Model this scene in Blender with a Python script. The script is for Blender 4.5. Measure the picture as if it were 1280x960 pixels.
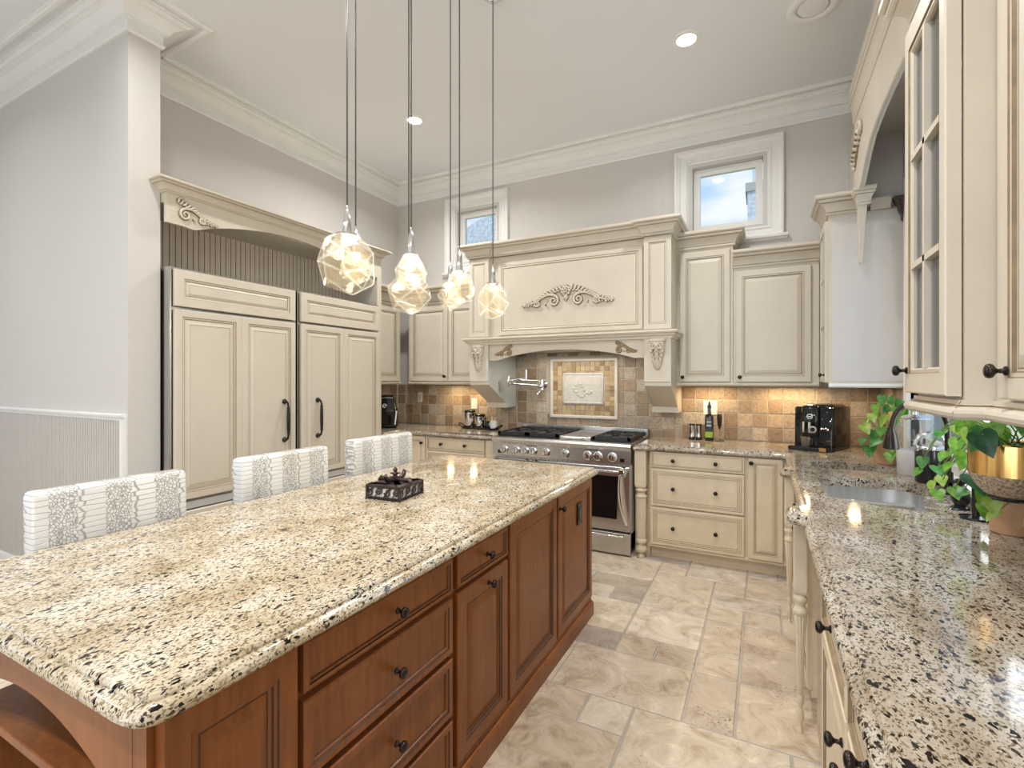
import bpy, bmesh, math, random
from mathutils import Vector, Matrix, noise
R = math.radians; PI = math.pi
SC = bpy.context.scene; COL = SC.collection
for _o in list(bpy.data.objects): bpy.data.objects.remove(_o)

# ------------------------------------------------------------------ camera
CAMZ = 1.46
YAW = math.atan(314/610)
cam = bpy.data.cameras.new('camera'); co = bpy.data.objects.new('camera', cam); COL.objects.link(co)
cam.sensor_fit = 'HORIZONTAL'; cam.sensor_width = 36; cam.lens = 610/1280*36
cam.shift_y = -6/1280; cam.clip_start = 0.02
co.location = (0, 0, CAMZ); co.rotation_euler = (R(90), 0, YAW)
SC.camera = co

# ------------------------------------------------------------------ light
SC.view_settings.view_transform = 'Standard'; SC.view_settings.look = 'None'
SC.view_settings.exposure = 0.2; SC.view_settings.gamma = 1; SC.view_settings.use_curve_mapping = False
SC.cycles.use_denoising = True
SC.cycles.max_bounces = 10; SC.cycles.diffuse_bounces = 5; SC.cycles.glossy_bounces = 4
SC.cycles.transmission_bounces = 6; SC.cycles.transparent_max_bounces = 16
SC.cycles.sample_clamp_indirect = 6; SC.cycles.caustics_reflective = False; SC.cycles.caustics_refractive = False

def area(name, loc, rot, sx, sy, power, col=(1, 1, 1), shape='RECTANGLE', spread=180):
    l = bpy.data.lights.new(name, 'AREA'); l.shape = shape; l.size = sx; l.size_y = sy
    l.energy = power; l.color = col; l.spread = R(spread)
    o = bpy.data.objects.new(name, l); COL.objects.link(o); o.location = loc; o.rotation_euler = rot
    return o
CEIL = 3.78
DAY = (.95, .975, 1.0); WARM = (1.0, .92, .80)
area('rear_fill_light', (-1.3, -3.30, 1.75), (R(90), 0, 0), 3.4, 2.6, 58, DAY)  # added room fill, set in an unseen opening behind the camera
area('left_fill_light', (-6.3, -.9, 1.7), (R(90), 0, R(-90)), 3.2, 2.4, 4, DAY)  # added room fill from an unseen opening on the left
area('sink_window_light', (.99, 2.79, 1.50), (R(90), 0, R(90)), .40, .95, 10, DAY)
CANS = [(-.466, 3.505), (-2.776, 3.484), (-.466, 1.3), (-2.776, 1.3), (-.466, -.9), (-2.776, -.9), (-4.9, .3), (-4.9, -1.6)]
for cx, cy in CANS:
    area('downlight_beam', (cx, cy, CEIL-.012), (0, 0, 0), .11, .11, {0: 15, 1: 27, 3: 12, 4: 30, 5: 30, 6: 10, 7: 13}.get(CANS.index((cx, cy)), 25), (1, .99, .97), 'DISK', 150)
for (x, y, p) in [(-3.12, 4.56, 1.0), (-2.82, 4.56, 1.0), (-.50, 4.56, .9), (-.30, 4.56, .9), (.10, 4.56, 1.1), (.30, 4.56, 1.1), (.60, 4.36, 1.1)]:
    area('under_cabinet_light', (x, y, 1.392), (0, 0, 0), .065, .065, p*1.2, (1, .72, .38), 'DISK')
sun = bpy.data.lights.new('sun', 'SUN'); sun.energy = 1.5; sun.angle = .01; so_ = bpy.data.objects.new('sun', sun); COL.objects.link(so_)
so_.rotation_euler = Vector((-.2, -.55, .85)).to_track_quat('Z', 'Y').to_euler()
area('range_hood_light', (-1.6, 4.40, 1.70), (0, 0, 0), .9, .08, 5, (1, .93, .8))

w = bpy.data.worlds.new('sky'); SC.world = w; w.use_nodes = True
nt = w.node_tree; nt.nodes.clear()
def wn(t, **k):
    n = nt.nodes.new(t)
    for a, b in k.items(): setattr(n, a, b)
    return n
tc = wn('ShaderNodeTexCoord'); sep = wn('ShaderNodeSeparateXYZ'); nt.links.new(tc.outputs['Generated'], sep.inputs[0])
rmp = wn('ShaderNodeValToRGB'); nt.links.new(sep.outputs['Z'], rmp.inputs[0])
e = rmp.color_ramp.elements
e[0].position = 0; e[0].color = (.58, .76, .95, 1); e[1].position = .8; e[1].color = (.34, .60, .97, 1)
mp = wn('ShaderNodeMapping'); mp.inputs['Scale'].default_value = (3, 3, 9); nt.links.new(tc.outputs['Generated'], mp.inputs[0])
nz = wn('ShaderNodeTexNoise'); nz.inputs['Scale'].default_value = 1.6; nz.inputs['Detail'].default_value = 6; nt.links.new(mp.outputs[0], nz.inputs[0])
r2 = wn('ShaderNodeValToRGB'); nt.links.new(nz.outputs[0], r2.inputs[0])
r2.color_ramp.elements[0].position = .50; r2.color_ramp.elements[0].color = (0, 0, 0, 1); r2.color_ramp.elements[1].position = .70
mx = wn('ShaderNodeMixRGB'); nt.links.new(r2.outputs[0], mx.inputs[0]); nt.links.new(rmp.outputs[0], mx.inputs[1]); mx.inputs[2].default_value = (.92, .95, 1, 1)
bg = wn('ShaderNodeBackground'); nt.links.new(mx.outputs[0], bg.inputs[0]); bg.inputs[1].default_value = 1.0
nt.links.new(bg.outputs[0], wn('ShaderNodeOutputWorld').inputs[0])

# ------------------------------------------------------------------ materials
MAT = {}
class NT:
    def __init__(s, name):
        m = bpy.data.materials.new(name); m.use_nodes = True; s.m = m; s.t = m.node_tree
        s.b = s.t.nodes['Principled BSDF']; MAT[name] = m
    def n(s, t, **k):
        x = s.t.nodes.new(t)
        for a, b in k.items():
            if a in x.inputs.keys(): x.inputs[a].default_value = b
            else: setattr(x, a, b)
        return x
    def l(s, a, b): s.t.links.new(a, b)
    def coord(s, out='Object', scale=(1, 1, 1)):
        c = s.n('ShaderNodeTexCoord'); mm = s.n('ShaderNodeMapping'); mm.inputs['Scale'].default_value = scale
        s.l(c.outputs[out], mm.inputs[0]); return mm.outputs[0]
    def ramp(s, src, stops, const=False):
        r = s.n('ShaderNodeValToRGB'); s.l(src, r.inputs[0]); cr = r.color_ramp
        if const: cr.interpolation = 'CONSTANT'
        while len(cr.elements) < len(stops): cr.elements.new(.5)
        for el, (p, c) in zip(cr.elements, stops):
            el.position = p; el.color = tuple(c)+(1,) if len(c) == 3 else c
        return r.outputs[0]
    def mix(s, fac, a, b, mode='MIX'):
        x = s.n('ShaderNodeMixRGB', blend_type=mode)
        for i, v in enumerate((fac, a, b)):
            if isinstance(v, (int, float)): x.inputs[i].default_value = v
            elif isinstance(v, tuple): x.inputs[i].default_value = v+(1,)
            else: s.l(v, x.inputs[i])
        return x.outputs[0]
    def noise(s, co, scale, detail=4, rough=.55):
        x = s.n('ShaderNodeTexNoise'); x.inputs['Scale'].default_value = scale; x.inputs['Detail'].default_value = detail
        x.inputs['Roughness'].default_value = rough; s.l(co, x.inputs['Vector']); return x
    def bump(s, h, st=.2, dist=.01):
        x = s.n('ShaderNodeBump'); x.inputs['Strength'].default_value = st; x.inputs['Distance'].default_value = dist
        s.l(h, x.inputs['Height']); s.l(x.outputs[0], s.b.inputs['Normal'])
    def set(s, **k):
        for a, v in k.items():
            a = a.replace('_', ' ')
            if hasattr(v, 'is_output'): s.l(v, s.b.inputs[a])
            else: s.b.inputs[a].default_value = v+(1,) if isinstance(v, tuple) and len(v) == 3 else v
        return s

def plain(name, col, rough=.5, metal=0, var=.06, scale=6, **k):
    m = NT(name); c = m.noise(m.coord(), scale, 3).outputs[0]
    lo = tuple(x*(1-var) for x in col); hi = tuple(min(1, x*(1+var)) for x in col)
    m.set(Base_Color=m.ramp(c, [(.3, lo), (.7, hi)]), Roughness=rough, Metallic=metal, **k); return m
plain('wall_paint', (.61, .585, .555), .75, var=.015, scale=1.2)
plain('white_trim', (.80, .795, .775), .45, var=.015)
plain('ceiling_paint', (.76, .77, .785), .9, var=.01, scale=1)
plain('cream', (.60, .545, .455), .38, var=.035, scale=4)
plain('glaze', (.22, .155, .085), .5, var=.25, scale=20)
plain('antique_gold', (.36, .27, .16), .4, var=.35, scale=60)
plain('cream_wood', (.64, .545, .40), .42, var=.06, scale=9)
plain('beadboard', (.54, .51, .47), .55, var=.02)
plain('bead_cream', (.62, .545, .46), .55, var=.04)
plain('bead_glaze', (.30, .23, .165), .6, var=.2)
plain('bronze', (.025, .018, .015), .25, .55, var=.2)
plain('black', (.012, .012, .013), .18, var=.1)
plain('black_gloss', (.006, .006, .007), .04, var=.1)
plain('cast_iron', (.016, .016, .018), .5, .1, var=.2, scale=30)
plain('chrome', (.78, .78, .78), .09, 1.0, var=.02)
plain('cord_dark', (.09, .085, .08), .35, .6, var=.1)
plain('aluminium', (.62, .62, .62), .35, .25, var=.03)
plain('white_plastic', (.80, .80, .79), .4, var=.01)
plain('plate_tan', (.62, .56, .50), .4, var=.02)
plain('terracotta', (.50, .285, .16), .75, var=.12, scale=18)
plain('soil', (.05, .03, .02), .9, var=.4, scale=60)
plain('brass', (.80, .50, .18), .14, 1.0, var=.06)
plain('grey_ceramic', (.50, .49, .48), .35, var=.03)
plain('mug_white', (.82, .82, .82), .25, var=.02)
plain('pewter', (.075, .055, .05), .32, .7, var=.35, scale=45)
plain('stem_green', (.16, .24, .05), .6, var=.2)
plain('label_green', (.30, .42, .04), .5, var=.6, scale=90)
plain('dark_gap', (.012, .009, .007), .8, var=.1)
plain('roof_grey', (.68, .69, .74), .9, var=.25, scale=9)
plain('cream_label', (.75, .68, .55), .6, var=.02)
plain('tan_wall', (.42, .34, .22), .8, var=.2, scale=12)
plain('mosaic_glass', (.42, .33, .24), .22, .35, var=.7, scale=130)
plain('grout', (.47, .42, .35), .9, var=.05)
plain('floor_grout', (.40, .36, .305), .9, var=.08)
plain('plaque_stone', (.50, .475, .435), .6, var=.12, scale=30)
plain('sill_white', (.86, .86, .84), .4, var=.01)
plain('hood_paint', (.50, .52, .48), .45, var=.02)

def granite(name, k, dens):
    global m
    m = NT(name); c = m.coord('Object', (1.2, .75, 1))
    dn = m.noise(c, 60, 3); cd = m.n('ShaderNodeVectorMath', operation='MULTIPLY_ADD')
    m.l(dn.outputs['Color'], cd.inputs[0]); cd.inputs[1].default_value = (.007, .007, .007); m.l(c, cd.inputs[2])
    def vor(sc):
        v = m.n('ShaderNodeTexVoronoi'); v.inputs['Scale'].default_value = sc; m.l(cd.outputs[0], v.inputs['Vector'])
        s_ = m.n('ShaderNodeSeparateColor'); m.l(v.outputs['Color'], s_.inputs[0]); return s_.outputs[0]
    base = m.ramp(m.noise(c, 7, 5, .6).outputs[0], [(.32, k[0]), (.5, k[1]), (.68, k[2])])
    fine = m.ramp(vor(300), [(0, (.12, .10, .08)), (.09, (.12, .10, .08)), (.10, (.50, .42, .32)), (.20, (.62, .54, .43)), (.21, (.97, .97, .97)), (.8, (1, 1, 1)), (.81, (1.15, 1.15, 1.12))], True)
    col = m.mix(.85, base, fine, 'MULTIPLY')
    big = m.ramp(vor(118), [(0, (0, 0, 0)), (.060, (.12, .10, .09)), (.085, (1, 1, 1))], True)
    med = m.ramp(vor(185), [(0, (.05, .05, .05)), (.045, (.50, .42, .32)), (.12, (1, 1, 1))], True)
    cl = m.ramp(m.noise(c, 24, 4).outputs[0], [(.42-dens, (0, 0, 0)), (.50-dens, (1, 1, 1))])
    col = m.mix(cl, col, m.mix(1, col, big, 'MULTIPLY')); col = m.mix(1, col, med, 'MULTIPLY')
    m.set(Base_Color=col, Roughness=.09, Specular_IOR_Level=.55)
granite('granite', ((.39, .305, .19), (.53, .455, .335), (.64, .60, .52)), 0)
granite('granite_shaded', ((.30, .24, .175), (.41, .355, .28), (.51, .475, .43)), .06)  # island's granite again, with the dimmer light over these counters put into its colour

m = NT('island_wood'); c = m.coord('Object', (1, 1, 1))
st = m.n('ShaderNodeMapping'); st.inputs['Scale'].default_value = (40, 40, 3.2); m.l(c, st.inputs[0])
g1 = m.noise(st.outputs[0], 1.4, 6, .65).outputs[0]
g2 = m.noise(c, 3.5, 3).outputs[0]
m.set(Base_Color=m.mix(.45, m.ramp(g1, [(.3, (.13, .038, .010)), (.7, (.29, .100, .027))]), m.ramp(g2, [(.3, (.135, .040, .011)), (.7, (.31, .112, .030))])), Roughness=.32, Specular_IOR_Level=.32)
plain('island_glaze', (.028, .010, .005), .4, var=.2)

m = NT('travertine'); c = m.coord(); at = m.n('ShaderNodeAttribute', attribute_name='tint')
b1 = m.ramp(at.outputs['Fac'], [(0, (.36, .31, .265)), (.15, (.50, .42, .33)), (.4, (.62, .54, .43)), (.6, (.53, .44, .34)), (.8, (.67, .60, .50)), (1, (.45, .40, .36))])
fn = m.noise(c, 5.5, 10, .70); fn.inputs['Distortion'].default_value = 1.4
v1 = m.ramp(fn.outputs[0], [(.30, (.52, .45, .38)), (.42, (.84, .78, .71)), (.50, (1.0, .97, .94)), (.58, (1.08, 1.06, 1.03)), (.68, (1.34, 1.33, 1.31))])
v2 = m.noise(c, 75, 5, .7).outputs[0]
pm = m.ramp(m.noise(c, 3.0, 4).outputs[0], [(.48, (0, 0, 0)), (.66, (.15, .15, .15))])
pa = m.n('ShaderNodeMath', operation='SUBTRACT'); m.l(v2, pa.inputs[0]); m.l(pm, pa.inputs[1])
pit = m.ramp(pa.outputs[0], [(.24, (.26, .18, .12)), (.31, (1, 1, 1))])
m.set(Base_Color=m.mix(.85, m.mix(1, b1, v1, 'MULTIPLY'), m.mix(1, m.mix(1, b1, v1, 'MULTIPLY'), pit, 'MULTIPLY')), Roughness=.42)
m.bump(v2, .12, .004)

m = NT('tumbled_tile'); c = m.coord(); at = m.n('ShaderNodeAttribute', attribute_name='tint')
b1 = m.ramp(at.outputs['Fac'], [(0, (.20, .135, .085)), (.25, (.33, .24, .165)), (.5, (.42, .325, .23)), (.75, (.32, .27, .215)), (1, (.49, .42, .33))])
v2 = m.noise(c, 60, 6, .7).outputs[0]
v1 = m.ramp(v2, [(.3, (.45, .42, .38)), (.48, (1, 1, 1)), (.7, (1.28, 1.25, 1.18))])
m.set(Base_Color=m.mix(1, b1, v1, 'MULTIPLY'), Roughness=.5); m.bump(v2, .3, .004)
m = NT('gold_mosaic'); c = m.coord(); at = m.n('ShaderNodeAttribute', attribute_name='tint')
b1 = m.ramp(at.outputs['Fac'], [(0, (.26, .16, .075)), (.35, (.42, .29, .15)), (.7, (.52, .41, .25)), (1, (.38, .29, .21))])
v2 = m.noise(c, 70, 5, .7).outputs[0]
m.set(Base_Color=m.mix(1, b1, m.ramp(v2, [(.3, (.6, .57, .5)), (.6, (1.1, 1.08, 1))]), 'MULTIPLY'), Roughness=.45); m.bump(v2, .25, .004)

m = NT('steel'); c = m.coord('Object', (2, 2, 260)); g1 = m.noise(c, 1, 3).outputs[0]
m.set(Base_Color=m.ramp(g1, [(.3, (.52, .51, .49)), (.7, (.64, .63, .61))]), Metallic=1.0, Roughness=.27)
m = NT('steel_sink'); c = m.coord('Object', (40, 40, 2)); g1 = m.noise(c, 1, 3).outputs[0]
m.set(Base_Color=m.ramp(g1, [(.3, (.62, .62, .62)), (.7, (.80, .80, .80))]), Metallic=1.0, Roughness=.30)

m = NT('crocodile'); c = m.coord()
def cells(sc, r=1.0):
    mm = m.n('ShaderNodeMapping'); mm.inputs['Scale'].default_value = sc; m.l(c, mm.inputs[0])
    v = m.n('ShaderNodeTexVoronoi', feature='DISTANCE_TO_EDGE'); v.inputs['Scale'].default_value = 1; v.inputs['Randomness'].default_value = r
    m.l(mm.outputs[0], v.inputs['Vector']); return v.outputs[0]
belly = cells((8, 12.4, 50), .32); flank = cells((110, 105, 92), .95)
wv = m.n('ShaderNodeTexWave', wave_type='BANDS', bands_direction='Y'); wv.inputs['Scale'].default_value = 1.95; wv.inputs['Distortion'].default_value = .6
m.l(c, wv.inputs['Vector'])
sel = m.ramp(wv.outputs[0], [(.46, (0, 0, 0)), (.54, (1, 1, 1))])
hh = m.mix(sel, m.ramp(flank, [(.0, (0, 0, 0)), (.16, (1, 1, 1))]), m.ramp(belly, [(.0, (0, 0, 0)), (.075, (1, 1, 1))]))
m.set(Base_Color=m.mix(hh, (.30, .29, .28), (.72, .72, .71)), Roughness=.26, Specular_IOR_Level=.7); m.bump(hh, .5, .004)
plain('croc_edge', (.50, .42, .33), .4, var=.4, scale=70)
plain('dark_leg', (.05, .03, .02), .4)

def leafmat(name, a, b):
    m = NT(name); c = m.coord(); n_ = m.noise(c, 38, 3).outputs[0]
    m.set(Base_Color=m.ramp(n_, [(.40, a), (.62, b)]), Roughness=.32, Subsurface_Weight=0.0)
    tr = m.n('ShaderNodeBsdfTranslucent'); m.l(m.ramp(n_, [(.40, a), (.62, b)]), tr.inputs[0])
    ms = m.n('ShaderNodeMixShader'); ms.inputs[0].default_value = .35
    m.l(m.b.outputs[0], ms.inputs[1]); m.l(tr.outputs[0], ms.inputs[2]); m.l(ms.outputs[0], m.t.nodes['Material Output'].inputs[0])
leafmat('leaf_a', (.10, .28, .035), (.22, .42, .05)); leafmat('leaf_b', (.045, .19, .04), (.10, .30, .06)); leafmat('leaf_c', (.24, .42, .05), (.42, .52, .12))
leafmat('leaf_dark', (.025, .09, .045), (.06, .16, .07))

def glassmat(name, tint, gloss=.10, alpha=.12, diff=(.8, .8, .8), emit=None, es=0, rough=.03, fk=1.0):
    m = NT(name); out = m.t.nodes['Material Output']; m.t.nodes.remove(m.b)
    tr = m.n('ShaderNodeBsdfTransparent'); tr.inputs[0].default_value = tint+(1,)
    gl = m.n('ShaderNodeBsdfGlossy'); gl.inputs['Roughness'].default_value = rough
    df = m.n('ShaderNodeBsdfTranslucent'); df.inputs[0].default_value = diff+(1,)
    fr = m.n('ShaderNodeFresnel'); ge = m.n('ShaderNodeNewGeometry')
    io = m.n('ShaderNodeMath', operation='MULTIPLY_ADD'); m.l(ge.outputs['Backfacing'], io.inputs[0]); io.inputs[1].default_value = 1/1.45-1.45; io.inputs[2].default_value = 1.45; m.l(io.outputs[0], fr.inputs[0])
    m1 = m.n('ShaderNodeMixShader'); m1.inputs[0].default_value = alpha; m.l(tr.outputs[0], m1.inputs[1]); m.l(df.outputs[0], m1.inputs[2])
    fm = m.n('ShaderNodeMath', operation='MULTIPLY'); m.l(fr.outputs[0], fm.inputs[0]); fm.inputs[1].default_value = fk
    m2 = m.n('ShaderNodeMixShader'); m.l(fm.outputs[0], m2.inputs[0]); m.l(m1.outputs[0], m2.inputs[1]); m.l(gl.outputs[0], m2.inputs[2])
    last = m2.outputs[0]
    if emit:
        nn = m.noise(m.coord(), 14, 3).outputs[0]
        em = m.n('ShaderNodeEmission'); m.l(m.ramp(nn, [(.35, tuple(x*.55 for x in emit)), (.65, emit)]), em.inputs[0]); em.inputs[1].default_value = es
        ad = m.n('ShaderNodeAddShader'); m.l(last, ad.inputs[0]); m.l(em.outputs[0], ad.inputs[1]); last = ad.outputs[0]
    m.l(last, out.inputs[0])
glassmat('clear_glass', (.98, .99, .99), alpha=.03)
glassmat('cabinet_glass', (.80, .82, .84), alpha=.06)
glassmat('smoke_glass', (.75, .75, .74), alpha=.45)
glassmat('pendant_glass', (.93, .91, .86), alpha=.006, diff=(.8, .74, .62), emit=(1, .80, .52), es=.10, rough=.12, fk=.3)
glassmat('pendant_core', (.95, .93, .88), alpha=.005, diff=(.8, .74, .62), emit=(1, .80, .52), es=.09, rough=.6, fk=.05)
glassmat('pendant_edge', (.8, .8, .8), alpha=.03, diff=(.85, .82, .75), emit=(1, .90, .72), es=.42, rough=.2, fk=.3)
def emis(name, col, s):
    m = NT(name); m.set(Base_Color=col, Emission_Color=col, Emission_Strength=s)
emis('lamp_glow', (1, .93, .80), 9.0); emis('bulb_warm', (1, .86, .62), 2.0)

# ------------------------------------------------------------------ mesh builder
class MB:
    def __init__(s, *mats): s.v = []; s.f = []; s.mi = []; s.mats = list(mats); s.M = Matrix(); s.tint = {}
    def mid(s, m):
        if m is None: return 0
        if m not in s.mats: s.mats.append(m)
        return s.mats.index(m)
    def add(s, vs, fs, mat=None):
        n = len(s.v); k = s.mid(mat); s.v += [tuple(s.M @ Vector(p)) for p in vs]
        for f in fs: s.f.append(tuple(i+n for i in f)); s.mi.append(k)
        return s
    def box(s, a, b, mat=None):
        x0, y0, z0 = a; x1, y1, z1 = b
        return s.add([(x0, y0, z0), (x1, y0, z0), (x1, y1, z0), (x0, y1, z0), (x0, y0, z1), (x1, y0, z1), (x1, y1, z1), (x0, y1, z1)],
                     [(0, 3, 2, 1), (4, 5, 6, 7), (0, 1, 5, 4), (1, 2, 6, 5), (2, 3, 7, 6), (3, 0, 4, 7)], mat)
    def rings(s, rs, mat=None, cap0=True, cap1=True, closed=True):
        n = len(rs[0]); vs = [p for r in rs for p in r]; fs = []
        for i in range(len(rs)-1):
            for j in range(n if closed else n-1):
                k = (j+1) % n; fs.append((i*n+j, i*n+k, (i+1)*n+k, (i+1)*n+j))
        if cap0: fs.append(tuple(range(n))[::-1])
        if cap1: fs.append(tuple((len(rs)-1)*n+j for j in range(n)))
        return s.add(vs, fs, mat)
    def prism(s, pts, h0, h1, axis='z', mat=None):
        # 2D outline extruded along an axis
        def m3(p, h):
            return {'z': (p[0], p[1], h), 'y': (p[0], h, p[1]), 'x': (h, p[0], p[1])}[axis]
        return s.rings([[m3(p, h0) for p in pts], [m3(p, h1) for p in pts]], mat)
    def lathe(s, prof, c=(0, 0, 0), axis='z', n=20, mat=None, cap=True, sx=1, sy=1):
        rs = []
        for r, h in prof:
            ring = []
            for i in range(n):
                a = 2*PI*i/n; p, q = r*math.cos(a)*sx, r*math.sin(a)*sy
                d = {'z': (p, q, h), 'y': (p, h, q), 'x': (h, p, q)}[axis]
                ring.append((c[0]+d[0], c[1]+d[1], c[2]+d[2]))
            rs.append(ring)
        return s.rings(rs, mat, cap, cap)
    def tube(s, pts, r, n=8, mat=None, closed=False, flat=1.0):
        pts = [Vector(p) for p in pts]; N = len(pts); rs = []; up = None
        for i, p in enumerate(pts):
            a = pts[(i-1) % N] if (closed or i > 0) else p; b = pts[(i+1) % N] if (closed or i < N-1) else p
            t = (b-a); t = t.normalized() if t.length > 1e-9 else Vector((0, 0, 1))
            if up is None: up = t.orthogonal().normalized()
            up = (up - t*up.dot(t)); up = up.normalized() if up.length > 1e-6 else t.orthogonal().normalized()
            w_ = t.cross(up); rr = r[i] if isinstance(r, (list, tuple)) else r
            rs.append([tuple(p+up*(rr*math.cos(2*PI*k/n))+w_*(rr*math.sin(2*PI*k/n))) for k in range(n)])
        if closed: rs.append(rs[0]); return s.rings(rs, mat, False, False)
        return s.rings(rs, mat)
    def ell(s, c, r, mat=None, n=10, m=6):
        rs = []
        for i in range(m+1):
            a = -PI/2+PI*i/m; rr = max(.02, math.cos(a))
            rs.append([(c[0]+r[0]*rr*math.cos(2*PI*j/n), c[1]+r[1]*rr*math.sin(2*PI*j/n), c[2]+r[2]*math.sin(a)) for j in range(n)])
        return s.rings(rs, mat)
    def sweep(s, path, prof, mat=None, closed=False, z=0):
        # prof: (out, dz), out to the right of the walking direction
        n = len(path); P = [Vector((p[0], p[1])) for p in path]; rs = []
        for i in range(n):
            d0 = (P[i]-P[i-1]) if (closed or i > 0) else None; d1 = (P[(i+1) % n]-P[i]) if (closed or i < n-1) else None
            ns = [Vector((d.y, -d.x)).normalized() for d in (d0, d1) if d is not None]
            nn = sum(ns, Vector((0, 0))); nn.normalize(); k = 1/max(.3, nn.dot(ns[0]))
            rs.append([(P[i].x+nn.x*o*k, P[i].y+nn.y*o*k, z+h) for o, h in [q[:2] for q in prof]])
        if closed: rs.append(rs[0])
        m_ = len(prof)
        for j in range(m_):
            vs = [r[q] for r in rs for q in (j, (j+1) % m_)]
            s.add(vs, [(2*i, 2*i+1, 2*i+3, 2*i+2) for i in range(len(rs)-1)], prof[j][2] if len(prof[j]) > 2 else mat)
        if not closed: s.add(rs[0], [tuple(range(m_))], mat); s.add(rs[-1], [tuple(range(m_))[::-1]], mat)
        return s
    def panel(s, x0, x1, z0, z1, y, prof, mat=None):
        # concentric rectangular rings facing -y; prof: (inset, dy, material of ring that starts here)
        def ring(i, dy): return [(x0+i, y+dy, z0+i), (x1-i, y+dy, z0+i), (x1-i, y+dy, z1-i), (x0+i, y+dy, z1-i)]
        for a, b in zip(prof[:-1], prof[1:]):
            r0, r1 = ring(a[0], a[1]), ring(b[0], b[1])
            s.add(r0+r1, [(j, (j+1) % 4, 4+(j+1) % 4, 4+j) for j in range(4)], a[2] or mat)
        s.add(ring(prof[-1][0], prof[-1][1]), [(0, 1, 2, 3)], prof[-1][2] or mat)
        s.add(ring(prof[0][0], prof[0][1]), [(3, 2, 1, 0)], mat); return s
    def tri(s, outline, holes, z, mat=None, up=True):
        bm = bmesh.new(); es = []
        for lp in [outline]+holes:
            vs = [bm.verts.new((p[0], p[1], z)) for p in lp]
            es += [bm.edges.new((vs[i], vs[(i+1) % len(vs)])) for i in range(len(vs))]
        bmesh.ops.triangle_fill(bm, edges=es, use_beauty=True); bm.verts.index_update()
        fs = []
        for f in bm.faces:
            t = [v.index for v in f.verts]
            if (f.normal.z > 0) != up: t = t[::-1]
            fs.append(tuple(t))
        s.add([tuple(v.co) for v in bm.verts], fs, mat); bm.free(); return s
    def slab(s, outline, zt, prof, holes=(), hole_d=.05, mat=None):
        P = [offset(outline, i) for i, _ in prof]
        s.rings([[(p[0], p[1], zt+d) for p in pp] for pp, (_, d) in zip(P, prof)], mat, False, False)
        hs = [list(h) for h in holes]
        s.tri(P[0], hs, zt+prof[0][1], mat, True); s.tri(P[-1], hs, zt+prof[-1][1], mat, False)
        for h in hs: s.rings([[(p[0], p[1], zt) for p in h], [(p[0], p[1], zt+prof[-1][1]) for p in h]], mat, False, False)
        return s
    def build(s, name, parent=None, smooth=None, bevel=0, tint=None, **props):
        me = bpy.data.meshes.new(name); me.from_pydata(s.v, [], s.f); me.polygons.foreach_set('material_index', s.mi)
        for m_ in s.mats: me.materials.append(MAT[m_])
        bm = bmesh.new(); bm.from_mesh(me)
        if tint is None: bmesh.ops.recalc_face_normals(bm, faces=bm.faces)
        bm.to_mesh(me); bm.free()
        if tint is not None:
            a = me.attributes.new('tint', 'FLOAT', 'FACE'); a.data.foreach_set('value', tint)
        if smooth:
            me.polygons.foreach_set('use_smooth', [True]*len(me.polygons)); me.set_sharp_from_angle(angle=R(smooth))
        o = bpy.data.objects.new(name, me); COL.objects.link(o)
        if parent is not None: o.parent = parent
        if bevel:
            b = o.modifiers.new('bevel', 'BEVEL'); b.width = bevel; b.segments = 2; b.limit_method = 'ANGLE'; b.harden_normals = False
        for k, v in props.items(): o[k] = v
        return o
def offset(pts, d):
    n = len(pts); out = []
    for i in range(n):
        p = Vector(pts[i]); a = (p-Vector(pts[i-1])).normalized(); b = (Vector(pts[(i+1) % n])-p).normalized()
        na, nb = Vector((-a.y, a.x)), Vector((-b.y, b.x)); q = na+nb
        if q.length < 1e-6: q = na
        q.normalize(); out.append(tuple(p+q*(d/max(.35, q.dot(na)))))
    return out
def rrect(x0, y0, x1, y1, r, n=6):
    rs = r if isinstance(r, (list, tuple)) else [r]*4; out = []
    for (cx, cy, a0), q in zip([(x0, y0, 180), (x1, y0, 270), (x1, y1, 0), (x0, y1, 90)], rs):
        sx = 1 if cx == x0 else -1; sy = 1 if cy == y0 else -1
        if q <= 0: out.append((cx, cy)); continue
        for k in range(n+1):
            t = R(a0+90*k/n); out.append((cx+sx*q+q*math.cos(t), cy+sy*q+q*math.sin(t)))
    return out
def rounded(pts, rad, n=4):
    # round each corner (x, y[, r])
    out = []; N = len(pts)
    for i in range(N):
        p = Vector(pts[i][:2]); r = pts[i][2] if len(pts[i]) > 2 else rad
        if r <= 0: out.append(tuple(p)); continue
        a = Vector(pts[i-1][:2])-p; b = Vector(pts[(i+1) % N][:2])-p
        r = min(r, a.length*.49, b.length*.49); A = p+a.normalized()*r; B = p+b.normalized()*r
        for k in range(n+1):
            t = k/n; out.append(tuple(A*(1-t)**2+p*2*t*(1-t)+B*t*t))
    return out
def thing(name, label, cat, loc=(0, 0, 0), rz=0, group=None):
    o = bpy.data.objects.new(name, None); COL.objects.link(o); o.empty_display_size = .1
    o.location = loc; o.rotation_euler = (0, 0, rz); o['label'] = label; o['category'] = cat
    if group: o['group'] = group
    return o
def tag(o, label, cat, group=None, kind=None):
    o['label'] = label; o['category'] = cat
    if group: o['group'] = group
    if kind: o['kind'] = kind
    return o
def struct(o): o['kind'] = 'structure'; return o

# ================================================================== SETTING
XL, XR, YB = -4.02, .83, 4.72           # kitchen left wall, right wall, back wall
WX, WY0, WY1 = -3.457, 1.58, 1.76       # wing wall end face and its two sides
YR, XF = -3.5, -6.6
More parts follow.
